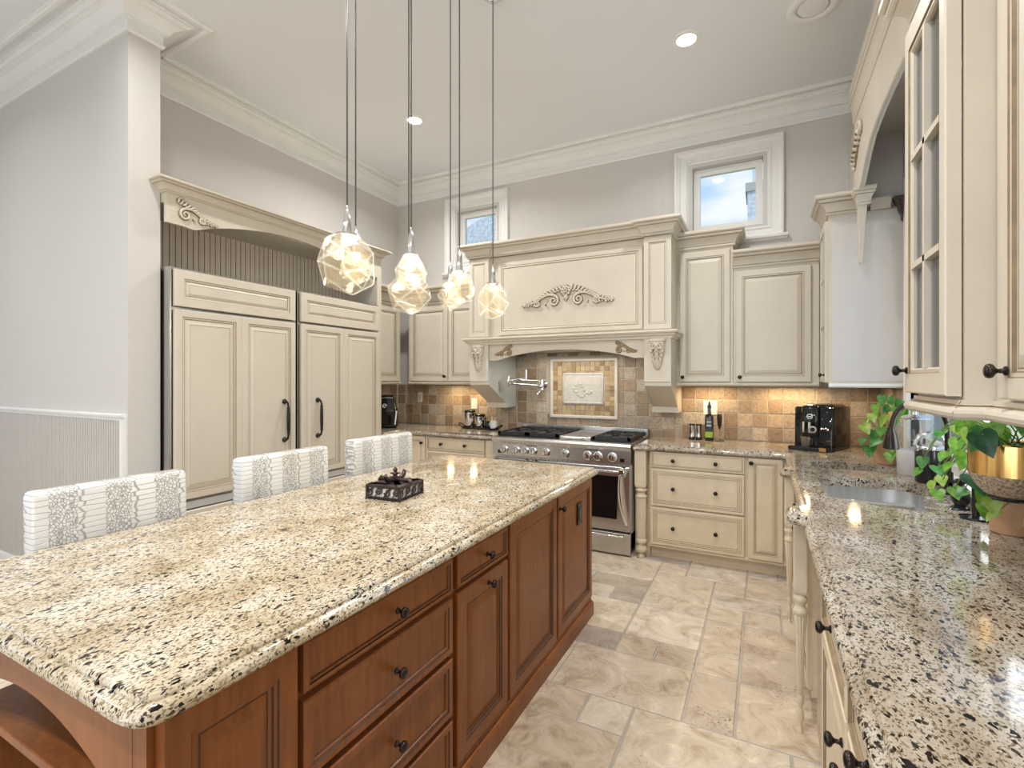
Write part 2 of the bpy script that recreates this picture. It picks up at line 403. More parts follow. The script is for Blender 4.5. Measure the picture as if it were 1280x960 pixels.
# floor: random ashlar travertine
random.seed(7)
cell = .203; gx0, gy0 = XF, YR; NX, NY = int((XR+.3-XF)/cell)+1, int((YB+.2-YR)/cell)+1
used = [[False]*NY for _ in range(NX)]; fl = MB('floor_grout', 'travertine'); tints = []
fl.box((XF-.1, YR-.1, -.12), (XR+.2, YB+.2, -.004)); tints += [0]*6
for i in range(NX):
    for j in range(NY):
        if used[i][j]: continue
        opts = [(3, 2), (2, 3), (2, 2), (2, 2), (2, 1), (1, 2), (3, 2), (1, 1)]; random.shuffle(opts)
        for a, b in opts+[(1, 1)]:
            if i+a <= NX and j+b <= NY and not any(used[i+p][j+q] for p in range(a) for q in range(b)): break
        for p in range(a):
            for q in range(b): used[i+p][j+q] = True
        g = .0045; x0, y0, x1, y1 = gx0+i*cell+g, gy0+j*cell+g, gx0+(i+a)*cell-g, gy0+(j+b)*cell-g
        o1 = rrect(x0, y0, x1, y1, .006, 2); o2 = offset(o1, .004)
        nf = len(fl.f)
        fl.rings([[(p[0], p[1], -.005) for p in o1], [(p[0], p[1], 0) for p in o2]], 'travertine', False, True)
        t = random.random(); tints += [t]*(len(fl.f)-nf)
struct(fl.build('floor', tint=tints))
struct(MB('ceiling_paint').box((XF-.1, YR-.1, CEIL), (XR+.2, YB+.2, CEIL+.1)).build('ceiling'))

def wall_with_holes(name, u0, u1, z1, holes, place, mat='wall_paint', t=.15):
    # place(u, d, z) -> world; wall thickness goes to d = t
    mb = MB(mat); us = sorted({u0, u1}|{h[0] for h in holes}|{h[1] for h in holes}); zs = sorted({0, z1}|{h[2] for h in holes}|{h[3] for h in holes})
    for a, b in zip(us[:-1], us[1:]):
        for c, d in zip(zs[:-1], zs[1:]):
            if any(h[0] <= a and b <= h[1] and h[2] <= c and d <= h[3] for h in holes): continue
            vs = [place(u, q, z) for z in (c, d) for q in (0, t) for u in (a, b)]
            mb.add(vs, [(0, 1, 3, 2), (4, 6, 7, 5), (0, 4, 5, 1), (2, 3, 7, 6), (0, 2, 6, 4), (1, 5, 7, 3)])
    return struct(mb.build(name))
W1 = (-3.14, -2.62, 2.80, 3.385); W2 = (-.575, .0, 2.80, 3.385)
wall_with_holes('wall_back', XL-.15, XR+.15, CEIL, [W1, W2], lambda u, d, z: (u, YB+d, z))
SW = (2.13, 3.90, 1.035, 2.68)
wall_with_holes('wall_right', YR, YB, CEIL, [SW], lambda u, d, z: (XR+d, u, z))
struct(MB('wall_paint').box((XL-.15, WY1-.02, 0), (XL, YB, CEIL)).build('wall_left'))
struct(MB('wall_paint').box((XF, WY0, 0), (WX, WY1, CEIL)).build('wall_wing'))
LW = (-2.4, .6, .55, 2.9)
wall_with_holes('wall_far_left', YR, WY0, CEIL, [LW], lambda u, d, z: (XF-d, u, z))
RW = (-4.1, .3, .5, 3.0)
wall_with_holes('wall_rear', XF, XR, CEIL, [RW], lambda u, d, z: (u, YR-d, z))

# ceiling crown: (out from wall, dz from ceiling)
CR = [(0, -.19), (.014, -.19), (.020, -.178), (.020, -.170), (.012, -.166), (.012, -.112), (.030, -.108), (.030, -.100), (.036, -.096), (.050, -.072), (.076, -.052), (.098, -.046), (.098, -.038), (.112, -.036), (.124, -.024), (.124, -.014), (.142, -.012), (.142, 0), (0, 0)]
STRIP = [(.178, 0), (.178, -.016), (.190, -.022), (.206, -.022), (.212, -.012), (.222, -.010), (.222, 0)]
def crown(name, path):
    mb = MB('white_trim'); mb.sweep(path, CR, z=CEIL); mb.sweep(path, STRIP, z=CEIL); return struct(mb.build(name, smooth=11))
crown('trim_1', [(XL, WY1), (XL, YB), (XR, YB), (XR, YR)])
crown('trim_2', [(XF, WY0), (WX, WY0), (WX, WY1), (XL, WY1)])
# wing wall wainscot with chair rail
wz = 1.235
mb = MB('beadboard'); pr = []
x = XF
while x < WX-.055:
    pr += [(x, 0), (x+.022, 0), (x+.026, .012), (x+.030, 0)]; x += .030
pts = [(p[0], WY0-.012+p[1]) for p in pr]
mb.add([(p[0], p[1], z) for z in (.12, wz-.02) for p in pts], [(i, i+1, len(pts)+i+1, len(pts)+i) for i in range(len(pts)-1)])
struct(mb.build('trim_3'))
mb = MB('white_trim'); RAIL = [(0, -.03), (.014, -.03), (.016, -.012), (.030, -.008), (.032, .004), (.026, .010), (0, .010)]
mb.sweep([(XF, WY0), (WX-.012, WY0)], RAIL, z=wz)
mb.box((WX-.048, WY0-.024, 0), (WX-.014, WY0, wz-.02))
struct(mb.build('trim_4', smooth=35))
struct(MB('white_trim').sweep([(XF, WY0), (WX, WY0), (WX, WY1)], [(0, 0), (.016, 0), (.016, .10), (.010, .125), (0, .13)]).build('baseboard_wing', smooth=35))

# clerestory windows
def window(name, x0, x1, z0, z1):
    e = thing(name, '', ''); del e['label']; del e['category']; e['kind'] = 'structure'; e.location = (0, 0, 0)
    cx0, cx1, cz0, cz1 = x0-.155, x1+.155, z0-.13, z1+.155
    mb = MB('white_trim')
    # casing: rings around the opening, stepped towards the glass
    P = [(0, 0), (0, -.040), (.010, -.044), (.022, -.044), (.026, -.034), (.034, -.032), (.050, -.020), (.054, -.012), (.092, -.012), (.096, -.020), (.108, -.020), (.112, -.006), (.128, .004), (.131, .026), (.146, .034), (.150, .060), (.155, .075)]
    rr = [[(cx0+i*1.0, YB+d, cz0+i*.9), (cx1-i, YB+d, cz0+i*.9), (cx1-i, YB+d, cz1-i), (cx0+i, YB+d, cz1-i)] for i, d in P]
    mb.rings(rr, None, False, False); mb.build('casing', e, smooth=10)
    mb = MB('white_trim')
    for i, d, t in ((0, .075, .055), (.0, .06, .018)):
        a = [(x0+.004+i, YB+d, z0+.012+i), (x1-.004-i, YB+d, z0+.012+i), (x1-.004-i, YB+d, z1-.004-i), (x0+.004+i, YB+d, z1-.004-i)]
        cxm, czm = (x0+x1)/2, (z0+z1)/2
        def ins(p, k): return (p[0]+(k if p[0] < cxm else -k), p[1], p[2]+(k if p[2] < czm else -k))
        r0 = a; r1 = [ins(p, t) for p in a]; r2_ = [(p[0], p[1]+.04, p[2]) for p in r1]
        mb.rings([r0, r1, r2_], None, False, False)
    mb.build('sash', e)
    MB('clear_glass').box((x0+.05, YB+.10, z0+.05), (x1-.05, YB+.104, z1-.05)).build('pane', e)
    mb = MB('white_trim'); mb.sweep([(cx0-.03, YB), (cx0-.03, YB-.001), (cx1+.03, YB-.001), (cx1+.03, YB)][1:3], [(0, -.03), (.02, -.03), (.03, -.02), (.05, -.012), (.055, .004), (.045, .012), (0, .012)], z=cz0+.01)
    mb.build('window_sill', e, smooth=35)
    return e
window('window_1', *W1); window('window_2', *W2)
# sink window in the right wall
e = bpy.data.objects.new('window_3', None); COL.objects.link(e); e['kind'] = 'structure'
mb = MB('sill_white')
for a, b in [((XR-.02, SW[0]-.09, SW[2]-.07), (XR+.05, SW[0], SW[3]+.09)), ((XR-.02, SW[1], SW[2]-.07), (XR+.05, SW[1]+.09, SW[3]+.09)), ((XR-.02, SW[0], SW[3]), (XR+.05, SW[1], SW[3]+.09))]: mb.box(a, b)
mb.build('casing', e, bevel=.006)
mb = MB('sill_white')
for k in range(4): mb.box((XR+.02+k*.022, SW[0], SW[2]-.07+k*.014), (XR+.10, SW[1], SW[2]-.05+k*.018))
for y in (SW[0], (SW[0]+SW[1])/2-.03, SW[1]-.06): mb.box((XR+.06, y, SW[2]), (XR+.10, y+.06, SW[3]))
mb.box((XR+.06, SW[0], SW[2]), (XR+.10, SW[1], SW[2]+.06)); mb.box((XR+.06, SW[0], SW[3]-.06), (XR+.10, SW[1], SW[3]))
mb.build('sash', e, bevel=.003)
MB('clear_glass').box((XR+.078, SW[0]+.05, SW[2]+.05), (XR+.082, SW[1]-.05, SW[3]-.05)).build('pane', e)
mb = MB('sill_white').box((XR-.05, SW[0]-.12, SW[2]-.075), (XR+.02, SW[1]+.12, SW[2]-.045)); mb.build('window_sill', e, bevel=.005)
# wall above the corner cabinet and the soffit over the sink, both behind the arched valance
struct(MB('wall_paint').box((.612, 4.10, 2.602), (XR, YB, 3.36)).build('wall_alcove'))
struct(MB('wall_paint').box((.583, 1.97, 3.12), (XR, 4.10, 3.36)).build('trim_5'))

# ================================================================== CABINET PARTS
def door_prof(w_, h_, t=.022, k=None, g='glaze', flat=False):
    k = k if k else min(1, min(w_, h_)/.30)
    if flat:      # drawer front: stepped frame, sunk flat centre
        return [(0, t, None), (0, .004, None), (.004*k, 0, None), (.022*k, 0, g), (.025*k, .004, None), (.034*k, .003, g), (.037*k, .007, None), (.046*k, .007, g), (.049*k, .010, None)]
    return [(0, t, None), (0, .004, None), (.004, 0, None), (.047*k, 0, g), (.050*k, .003, None), (.058*k, .003, g), (.062*k, .010, None), (.066*k, .010, g), (.069*k, .010, None), (.095*k, .003, None), (.097*k, .003, None)]
def isl_prof(w_, h_, flat=False, t=.022, g='island_glaze'):
    k = min(1, min(w_, h_)/.22)
    if flat:
        return [(0, t, None), (0, .004, None), (.004, 0, None), (.026*k, 0, g), (.029*k, .004, None), (.037*k, .004, None), (.039*k, .008, g), (.042*k, .010, None)]
    return [(0, t, None), (0, .004, None), (.004, 0, None), (.050*k, 0, g), (.053*k, .004, None), (.061*k, .004, g), (.064*k, .009, None), (.070*k, .012, g), (.073*k, .012, None), (.100*k, .003, None)]
KNOB = [(.010, 0), (.010, -.003), (.0055, -.006), (.0045, -.014), (.008, -.018), (.0145, -.022), (.0160, -.027), (.0145, -.032), (.009, -.035), (.002, -.036)]
def knob(x, z, y, parent, sc=1.0, mat='bronze'):
    return MB(mat).lathe([(r*sc, h*sc) for r, h in KNOB], (x, y, z), 'y', 14).build('knob', parent, smooth=50)
def front(par, kind, x0, x1, z0, z1, knobs=(), mat='cream', isl=False, prof=None, name=None, ks=1.0, g='glaze'):
    fl_ = kind == 'drawer'; w_, h_ = x1-x0, z1-z0
    p = prof or (isl_prof(w_, h_, fl_) if isl else door_prof(w_, h_, flat=fl_, g=g))
    mb = MB(mat).panel(x0, x1, z0, z1, -.022, p); o = mb.build(name or kind, par)
    for kx, kz in knobs: knob(kx, kz, -.022, o, ks)
    return o
CROWN = [(0, 0), (.008, 0), (.016, .006), (.016, .016, 'glaze'), (.013, .019), (.018, .022), (.020, .034), (.027, .050), (.038, .064), (.050, .073, 'glaze'), (.049, .077), (.060, .079), (.066, .086), (.066, .094, 'glaze'), (.063, .097), (.072, .099), (.080, .108), (.080, .126), (0, .126)]
def cs(a, b): return [(q[0]*a, q[1]*b)+tuple(q[2:]) for q in CROWN]
def crown_on(par, w_, d, z, left=True, right=True, prof=CROWN, y0=0, mat='cream', sc=1.0, name='crown'):
    path = ([(0, d)] if left else [])+[(0, y0), (w_, y0)]+([(w_, d)] if right else [])
    # walking +x the right side is -y (towards the viewer)
    mb = MB(mat).sweep(path, [(q[0]*sc, q[1]*sc)+tuple(q[2:]) for q in prof], z=z)
    mb.box((0, y0, z), (w_, d, z+prof[-1][1]*sc)); 
    return mb.build(name, par, smooth=11)
LRAIL = [(0, 0), (.010, 0), (.018, -.006), (.020, -.016), (.014, -.026), (.004, -.030), (0, -.030)]
def wall_cab(label, loc, rz, w_, z0, z1, d, doors, group=None, crown=(True, True), rail=(False, False), csc=1.1, name='wall_cabinet'):
    t = thing(name, label, 'cabinet', loc, rz, group)
    mb = MB('cream'); mb.box((0, 0, z0), (w_, d, z1)); mb.build('cabinet_body', t)
    for x0, x1, a, b, kn in doors: front(t, 'door', x0, x1, a, b, kn)
    crown_on(t, w_, d, z1, crown[0], crown[1], sc=csc)
    path = ([(0, d)] if rail[0] else [])+[(0, .004), (w_, .004)]+([(w_, d)] if rail[1] else [])
    MB('cream').sweep(path, [(o, h) for o, h in LRAIL], z=z0).build('light_rail', t, smooth=30)
    return t
FB = 4.42      # face-frame plane of the back wall cabinets; doors stand 22 mm proud
ZU = 1.432
# --- back wall, right of the hood
wall_cab('tall narrow cream wall cabinet right beside the range hood', (-.668, FB, 0), 0, .445, ZU, 2.565, YB-FB-.003,
         [(.028, .425, ZU+.006, 2.54, [(.055, ZU+.045)])], 'cream cabinets on the back wall', (False, True))
wall_cab('wide cream wall cabinet between the tall narrow one and the glass-front corner cabinet', (-.22, FB+.002, 0), 0, .603, ZU, 2.37, YB-FB-.005,
         [(.02, .550, ZU+.006, 2.345, [(.05, ZU+.045)])], 'cream cabinets on the back wall', (False, False))
# --- back wall, left of the hood
wall_cab('cream wall cabinet with two doors left of the range hood', (-3.60, FB, 0), 0, 1.022, ZU, 2.29, YB-FB-.003,
         [(.03, .545, ZU+.006, 2.265, [(.515, ZU+.06)]), (.555, 1.015, ZU+.006, 2.265, [])], 'cream cabinets on the back wall', (False, False), csc=1.5)
# --- left wall between the refrigerators and the corner
wall_cab('cream wall cabinet facing sideways in the corner beyond the refrigerators', (-3.71, 3.80, 0), R(90), .60, ZU, 2.29, .305,
         [(.02, .56, ZU+.006, 2.265, [])], None, (False, False), csc=1.5)

# --- range hood
t = thing('range_hood', 'large cream mantel range hood with carved scroll ornament above the range', 'range hood', (-1.628, 4.14, 0))
HW = .965; HD = YB-4.14-.014
mb = MB('cream')
mb.box((-HW+.20, .02, 1.86), (HW-.20, HD, 2.645)); mb.build('hood_body', t)
mb = MB('cream').panel(-.655, .73, 1.885, 2.58, .0, [(0, .02, None), (0, 0, None), (.036, 0, 'glaze'), (.039, .004, None), (.048, -.002, None), (.056, .004, 'glaze'), (.060, .004, None)])
mb.build('front_panel', t)
def pilaster(x0, x1):
    p = MB('cream'); p.box((x0, -.02, 1.86), (x1, HD, 2.645)); 
    p.panel(x0, x1, 1.875, 2.63, -.032, [(0, .012, None), (0, 0, None), (.040, 0, 'glaze'), (.043, .006, None), (.052, .006, 'glaze'), (.055, .006, None)])
    return p.build('pilaster', t)
pilaster(-HW, -.745); pilaster(.745, HW)
path = [(-HW, HD), (-HW, -.032), (-.745, -.032), (-.745, 0), (.745, 0), (.745, -.032), (HW, -.032), (HW, HD)]
mb = MB('cream').sweep(path, cs(1.0, 1.02), z=2.645); mb.box((-HW+.001, -.03, 2.66), (HW-.001, HD, 2.770)); mb.build('crown', t, smooth=11)
SHELF = [(0, -.055), (.010, -.055), (.014, -.040), (.030, -.028), (.034, -.016), (.050, -.010), (.054, 0), (.050, .012), (0, .012)]
path = [(-HW, HD), (-HW, -.03), (HW, -.03), (HW, HD)]
mb = MB('cream').sweep(path, SHELF, z=1.850); mb.box((-HW, -.03, 1.797), (HW, HD, 1.862)); mb.build('mantel_shelf', t, smooth=11)
# arched apron board
ap = [(-.75, 1.80)]+[(-.75, 1.640), (-.66, 1.640)]
for k in range(13):
    u = -.62+1.24*k/12; ap.append((u, 1.652+.078*math.cos(u/.62*PI/2)**.8))
ap += [(.66, 1.640), (.75, 1.640), (.75, 1.80)]
mb = MB('cream').prism(ap[::-1], -.004, .022, 'y'); mb.build('arched_apron', t)
MB('hood_paint').box((-.75, .022, 1.735), (.75, HD, 1.80)).build('hood_liner', t)
for sx in (-1, 1):
    x0, x1 = sorted((sx*.750, sx*.962)); 
    prof = [(-.03, 1.80), (-.03, 1.440), (-.014, 1.436), (-.014, 1.405), (.335, 1.215), (.335, 1.165), (HD, 1.165), (HD, 1.80)]
    lg = MB('cream', 'hood_paint'); lg.prism(prof[::-1], x0, x1, 'x'); lg.box((x0-.006, .325, 1.165), (x1+.006, .40, 1.212))
    leg = lg.build('side_leg', t)
    ix = sx*.7485; MB('hood_paint').prism(prof[::-1], ix-.0012, ix+.0012, 'x').build('side_liner', t)
    # carved corbel on the leg's face
    cx = (x0+x1)/2; cb = MB('cream', 'glaze'); 
    rs = []
    for z, hw, dp in [(1.790, .068, .060), (1.772, .068, .060), (1.768, .058, .052), (1.72, .056, .055), (1.66, .046, .042), (1.60, .040, .034), (1.555, .026, .022), (1.535, .008, .008)]:
        rs.append([(cx-hw, -.03, z), (cx-hw, -.03-dp*.55, z), (cx-hw*.55, -.03-dp, z), (cx+hw*.55, -.03-dp, z), (cx+hw, -.03-dp*.55, z), (cx+hw, -.03, z)])
    cb.rings(rs)
    for sd in (-1, 1):
        sp = [(cx+sd*(.030+.022*math.cos(a))*1, -.085-.004*(a > 2), 1.735+.026*math.sin(a)) for a in [i*.5 for i in range(12)]]
        cb.tube(sp, .006, 6); 
        for q in range(4): cb.ell((cx+sd*(.044-.007*q), -.075+.010*q, 1.69-.035*q), (.013, .012, .020)); cb.ell((cx+sd*(.024-.004*q), -.088+.011*q, 1.70-.035*q), (.004, .006, .016), 'glaze')
    for q in range(5): cb.ell((cx, -.088+.011*q, 1.735-.042*q), (.008, .012, .017))
    for q in range(6):
        for sd in (-1, 1): cb.tube([(cx+sd*.008, -.092+.010*q, 1.752-.036*q), (cx+sd*(.022-.002*q), -.094+.011*q, 1.738-.036*q), (cx+sd*(.030-.003*q), -.084+.010*q, 1.718-.036*q)], [.003, .005, .003], 5); cb.tube([(cx+sd*.012, -.089+.010*q, 1.742-.036*q), (cx+sd*(.024-.002*q), -.090+.011*q, 1.726-.036*q)], .0042, 5, 'glaze')
    cb.build('corbel', t, smooth=50)
def scroll(mb, cx, cz, w_, h_, y, half=None, seed=1, mat='cream', dk='glaze'):
    # carved leafy scroll ornament about (cx, cz); half = +-1 draws one side only
    L_ = w_/2 if half is None else w_; q = h_/.175
    def stroke(pts, r):
        # a raised stroke of the carving on its dark glazed edge
        mb.tube([(p[0], y-.002, p[1]) for p in pts], [k*1.55+.0028*q for k in r], 6, dk); mb.tube([(p[0], y-.010*q-.002, p[1]) for p in pts], [k*1.22 for k in r], 6, mat)
    for sd in ((-1, 1) if half is None else (half,)):
        def P(u, v): return (cx+sd*u*L_, cz+v*h_)
        def curl(u, v, rad, a0, turns, r0, cw=1):
            c = P(u, v); n = int(turns*12)
            stroke([(c[0]+sd*rad*h_*(1-.8*k/n)*math.cos(a0+cw*turns*2*PI*k/n), c[1]+rad*h_*(1-.8*k/n)*math.sin(a0+cw*turns*2*PI*k/n)) for k in range(n+1)], [r0*q*(1-.45*k/n) for k in range(n+1)])
        def lf(u, v, ang, ln, wd):
            p = P(u, v); a_ = R(ang); pts = []
            for k in range(6):
                t_ = k/5; b_ = a_-.5*t_; pts.append((p[0]+sd*ln*h_*t_*math.cos(b_), p[1]+ln*h_*t_*math.sin(b_)))
            stroke(pts, [wd*q*x for x in (.45, .9, 1, .85, .5, .12)])
        # big C scroll beside the rosette, its arm running outwards
        curl(.27, -.20, .24, PI*.55, 1.5, .0085, 1)
        stroke([P(.24+.40*k/8, .04+.10*math.sin(PI*k/8)-.22*(k/8)**1.5) for k in range(9)], [.009*q*(1-.05*k) for k in range(9)])
        curl(.66, -.30, .15, PI*.6, 1.3, .0065, 1)
        stroke([P(.60+.38*k/6, -.16-.16*math.sin(PI*.5*k/6)) for k in range(7)], [.008*q*(1-.09*k) for k in range(7)])
        # acanthus leaves along the arch
        for k in range(9):
            u = .12+.066*k; v = .30-.36*(k/8)**1.4
            lf(u, v-.06, 100-12*k, .28-.012*k, .0078); lf(u+.02, v-.10, 40-9*k, .15, .006)
        for k in range(6): lf(.62+.066*k, -.20-.02*k, 80-13*k, .20-.012*k, .0068); lf(.64+.06*k, -.30-.01*k, -50+6*k, .10, .0055)
        for k in range(4): lf(.44+.13*k, -.28-.02*k, -38, .13, .0055)
        for k in range(3): p = P(.93+.03*k, -.32+.05*(k % 2)); mb.ell((p[0], y-.006*q, p[1]), (.009*q, .008*q, .008*q), mat, 8, 4)
    if half is None:
        for k in range(9):
            a = k*2*PI/9; mb.ell((cx+.034*q*math.cos(a), y-.006, cz+.22*h_+.034*q*math.sin(a)), (.017*q, .006, .017*q), dk, 8, 4); mb.ell((cx+.031*q*math.cos(a), y-.014, cz+.22*h_+.031*q*math.sin(a)), (.0125*q, .012, .0125*q), mat, 8, 4)
        for k in range(5):
            a = k*2*PI/5+.3; mb.ell((cx+.014*q*math.cos(a), y-.024, cz+.22*h_+.014*q*math.sin(a)), (.009*q, .008, .009*q), mat, 8, 4)
        mb.ell((cx, y-.022, cz+.22*h_), (.008*q, .006, .008*q), dk, 8, 4)
        for dx, ln in ((-.5, .2), (0, .28), (.5, .2)): stroke([(cx+dx*.05*h_*k, cz+.02*h_-ln*h_*k/4) for k in range(5)], [.009*q*x for x in (.6, 1, .9, .6, .15)])
mb = MB('cream', 'glaze'); scroll(mb, .045, 2.215, .88, .20, .004, seed=3); mb.build('carved_ornament', t, smooth=50)
for sx in (-1, 1):
    mb = MB('cream', 'glaze'); scroll(mb, sx*.48, 1.735, .20, .115, -.004, half=sx, seed=5, mat='antique_gold'); mb.build('carved_ornament', t, smooth=50)

# --- glass-front corner cabinet on the right wall
CF = .407     # frame plane; door front at .385
t = thing('corner_cabinet', 'tall cream glass-door wall cabinet in the corner above the coffee machine', 'cabinet', (CF, 4.415, 0), R(-90))
CWd = .365; CD = XR-CF-.003
mb = MB('cream'); mb.box((0, 0, 1.43), (CWd, CD, 2.60)); mb.build('cabinet_body', t)
mb = MB('white_trim').sweep([(CWd, 0), (CWd, CD)], [(0, 0), (.012, 0), (.014, -.018), (.006, -.028), (0, -.028)], z=1.43); mb.build('bottom_trim', t)
MB('wall_paint').box((CWd-.001, .02, 1.445), (CWd+.004, CD, 2.585)).build('side_panel', t)
d_ = MB('cream'); d_.rings([[(a, -.022 if q == 0 else 0, b) for a, b in rect] for q, rect in ((1, [(.02, 1.44), (.35, 1.44), (.35, 2.57), (.02, 2.57)]), (0, [(.02, 1.44), (.35, 1.44), (.35, 2.57), (.02, 2.57)]), (0, [(.075, 1.50), (.295, 1.50), (.295, 2.51), (.075, 2.51)]), (1, [(.08, 1.505), (.29, 1.505), (.29, 2.505), (.08, 2.505)]))], None, False, False)
dr = d_.build('door', t)
mb = MB('cream'); mb.box((.176, -.020, 1.50), (.194, -.004, 2.51))
for z in (1.83, 2.17): mb.box((.075, -.020, z), (.295, -.004, z+.018))
mb.build('muntin', dr); MB('cabinet_glass').box((.078, -.010, 1.503), (.292, -.006, 2.507)).build('pane', dr)
knob(.32, 1.49, -.022, dr)
crown_on(t, CWd, .20, 2.60, False, True, sc=1.05)

# --- arched valance over the sink window, with its cornice
t = thing('window_valance', 'cream arched valance with carved ornament spanning above the sink window', 'valance', (.56, 0, 0))
Y0, Y1 = 1.962, 4.095
half = [(3.955, 2.745), (3.94, 2.70), (3.89, 2.69), (3.80, 2.712), (3.718, 2.755), (3.60, 2.82), (3.466, 2.866), (3.30, 2.886), (3.15, 2.895)]
pts = [(Y1, 3.36), (Y1, 2.745)]+half+[(6.03-y, z) for y, z in half[::-1]]+[(Y0, 2.745), (Y0, 3.36)]
mb = MB('cream').prism(pts, 0, .022, 'x'); mb.build('arched_board', t)
ed = pts[3:-3]
mb = MB('cream', 'glaze'); mb.tube([(-.003, a, b) for a, b in ed], .008, 6); mb.tube([(.001, a, b+.013) for a, b in ed], .004, 6, 'glaze'); mb.build('edge_bead', t, smooth=50)
mb = MB('cream').sweep([(0, Y1), (0, Y0)], cs(.48, 1.6), z=3.225)
mb.build('cornice', t, smooth=11)
mb = MB('cream').box((-.075, 2.52, 3.33), (.012, 2.78, 3.50)); mb.sweep([(0, 2.80), (-.075, 2.80), (-.075, 2.50), (0, 2.50)], cs(.6, .8), z=3.38); mb.build('keystone_block', t)
mb = MB('cream', 'glaze')
for k in range(6): mb.ell((-.022, 4.005-.030*k+.02*math.sin(k), 2.941+.022*k), (.012, .010, .012), 'glaze')
for k in range(7): mb.ell((-.006, 4.02-.030*k+.02*math.sin(k), 2.93+.022*k), (.026, .020, .022)); mb.ell((-.002, 4.025-.030*k, 2.93+.022*k), (.012, .030, .034), 'glaze')
sp = [(-.012, 3.80+.035*math.cos(a), 3.075+.035*math.sin(a)) for a in [i*.5 for i in range(11)]]; mb.tube(sp, .014, 6)
mb.ell((-.008, 4.04, 2.90), (.014, .02, .02)); mb.build('carved_ornament', t, smooth=50)
# curved bracket under the valance's far end, against the cabinet side
br = []
for k in range(9): u = k/8; br.append((.53+.035+.012*u+.022*math.sin(PI*u*.8), 2.60-.41*u))
t2 = MB('cream'); left = [(.535, 2.60), (.535, 2.40), (.552, 2.19)]
outl = [(.556, 2.70), (.558, 2.45), (.566, 2.235), (.574, 2.215), (.582, 2.26), (.592, 2.45), (.612, 2.70)]
mb = MB('cream'); mb.prism([(a-.56, b) for a, b in outl], 3.885, 3.955, 'y'); mb.sweep([(-.002, 3.955), (-.002, 3.885), (.056, 3.885), (.056, 3.955)], cs(.42, .9), z=2.60); mb.build('bracket', t, bevel=.003)
mb = MB('cream').sweep([(.085, 4.044), (.755-.56, 4.044)], [(0, 0), (.008, .004), (.012, .02), (.024, .045), (.030, .060), (.030, .075), (0, .075)], z=2.60); mb.build('side_cornice', t, smooth=11)
# dark carved bracket at the near end of the window
t = thing('carved_bracket', 'small dark carved wood bracket on the wall above the sink', 'bracket', (.825, 4.02, 2.60))
mb = MB('dark_leg'); zz = [(-.10, .010), (-.085, .018), (-.06, .020), (-.03, .034), (0, .038), (.012, .052), (.03, .056), (.045, .062), (.055, .064)]
mb.rings([[(.004, -.035-d*.3, z), (-d, -.035-d*.3, z), (-d, .02, z), (.004, .02, z)] for z, d in zz]); mb.build('corbel', t)
mb = MB('dark_leg')
for k in range(3): mb.ell((-.045+.008*k, -.058+.005*k, .02-.035*k), (.010, .008, .014))
mb.build('carving', t, smooth=50)

# --- glass cabinet nearest the camera, and its neighbour
t = thing('glass_cabinet', 'tall cream glass-door wall cabinet with black knob, hanging nearest the sink window', 'cabinet', (.436, 1.955, 0), R(-90))
gw, gd, gz0, gz1 = .40, XR-.436-.003, 1.395, 2.575
mb = MB('cream', 'dark_gap'); a = .022
mb.box((0, 0, gz0), (a, gd, gz1)); mb.box((gw-a, 0, gz0), (gw, gd, gz1)); mb.box((a, 0, gz0), (gw-a, gd, gz0+a)); mb.box((a, 0, gz1-a), (gw-a, gd, gz1)); mb.box((a, gd-.01, gz0+a), (gw-a, gd, gz1-a))
mb.build('cabinet_body', t)
dx0, dx1, dz0, dz1 = .004, .388, 1.418, 2.545
# opening with a gently arched head
ox0, ox1, oz0, oz1 = .062, .330, 1.492, 2.462
def arch(x0, x1, z0, z1, rise, n=10): return [(x0, z0), (x1, z0)]+[(x1+(x0-x1)*k/n, z1+rise*math.sin(PI*k/n)) for k in range(n+1)]
def rect_n(x0, x1, z0, z1, n=10): return [(x0, z0), (x1, z0)]+[(x1+(x0-x1)*k/n, z1) for k in range(n+1)]
def lay(pts, y): return [(p[0], y, p[1]) for p in pts]
mb = MB('cream', 'glaze'); yf = -.036
mb.rings([lay(rect_n(dx0, dx1, dz0, dz1), -.004), lay(rect_n(dx0, dx1, dz0, dz1), yf+.004), lay(rect_n(dx0+.004, dx1-.004, dz0+.004, dz1-.004), yf), lay(arch(ox0-.016, ox1+.016, oz0-.016, oz1+.016, 0), yf)], None, False, False)
mb.rings([lay(arch(ox0-.016, ox1+.016, oz0-.016, oz1+.016, 0), yf), lay(arch(ox0-.013, ox1+.013, oz0-.013, oz1+.013, 0), yf+.005)], 'glaze', False, False)
mb.rings([lay(arch(ox0-.013, ox1+.013, oz0-.013, oz1+.013, 0), yf+.005), lay(arch(ox0-.004, ox1+.004, oz0-.004, oz1+.004, 0), yf+.004), lay(arch(ox0, ox1, oz0, oz1, 0), yf+.010), lay(arch(ox0, ox1, oz0, oz1, 0), -.004)], None, False, False)
mb.rings([lay(rect_n(dx0, dx1, dz0, dz1), -.004), lay(arch(ox0, ox1, oz0, oz1, 0), -.004)], None, False, False)
dr = mb.build('door', t)
mb = MB('cream'); mb.box((.187, -.034, oz0), (.205, -.010, oz1))
for z in (1.803, 2.135): mb.box((ox0, -.034, z-.009), (ox1, -.010, z+.009))
mb.build('muntin', dr); mb = MB('cabinet_glass').prism([(p[0], p[1]) for p in arch(ox0, ox1, oz0, oz1, 0)], -.018, -.014, 'y'); mb.build('pane', dr)
knob(.032, 1.487, yf, dr, 1.05)
MB('cabinet_glass').box((a, .02, 1.80), (gw-a, gd-.015, 1.808)).build('shelf', t)
MB('cabinet_glass').box((a, .02, 2.13), (gw-a, gd-.015, 2.138)).build('shelf', t)
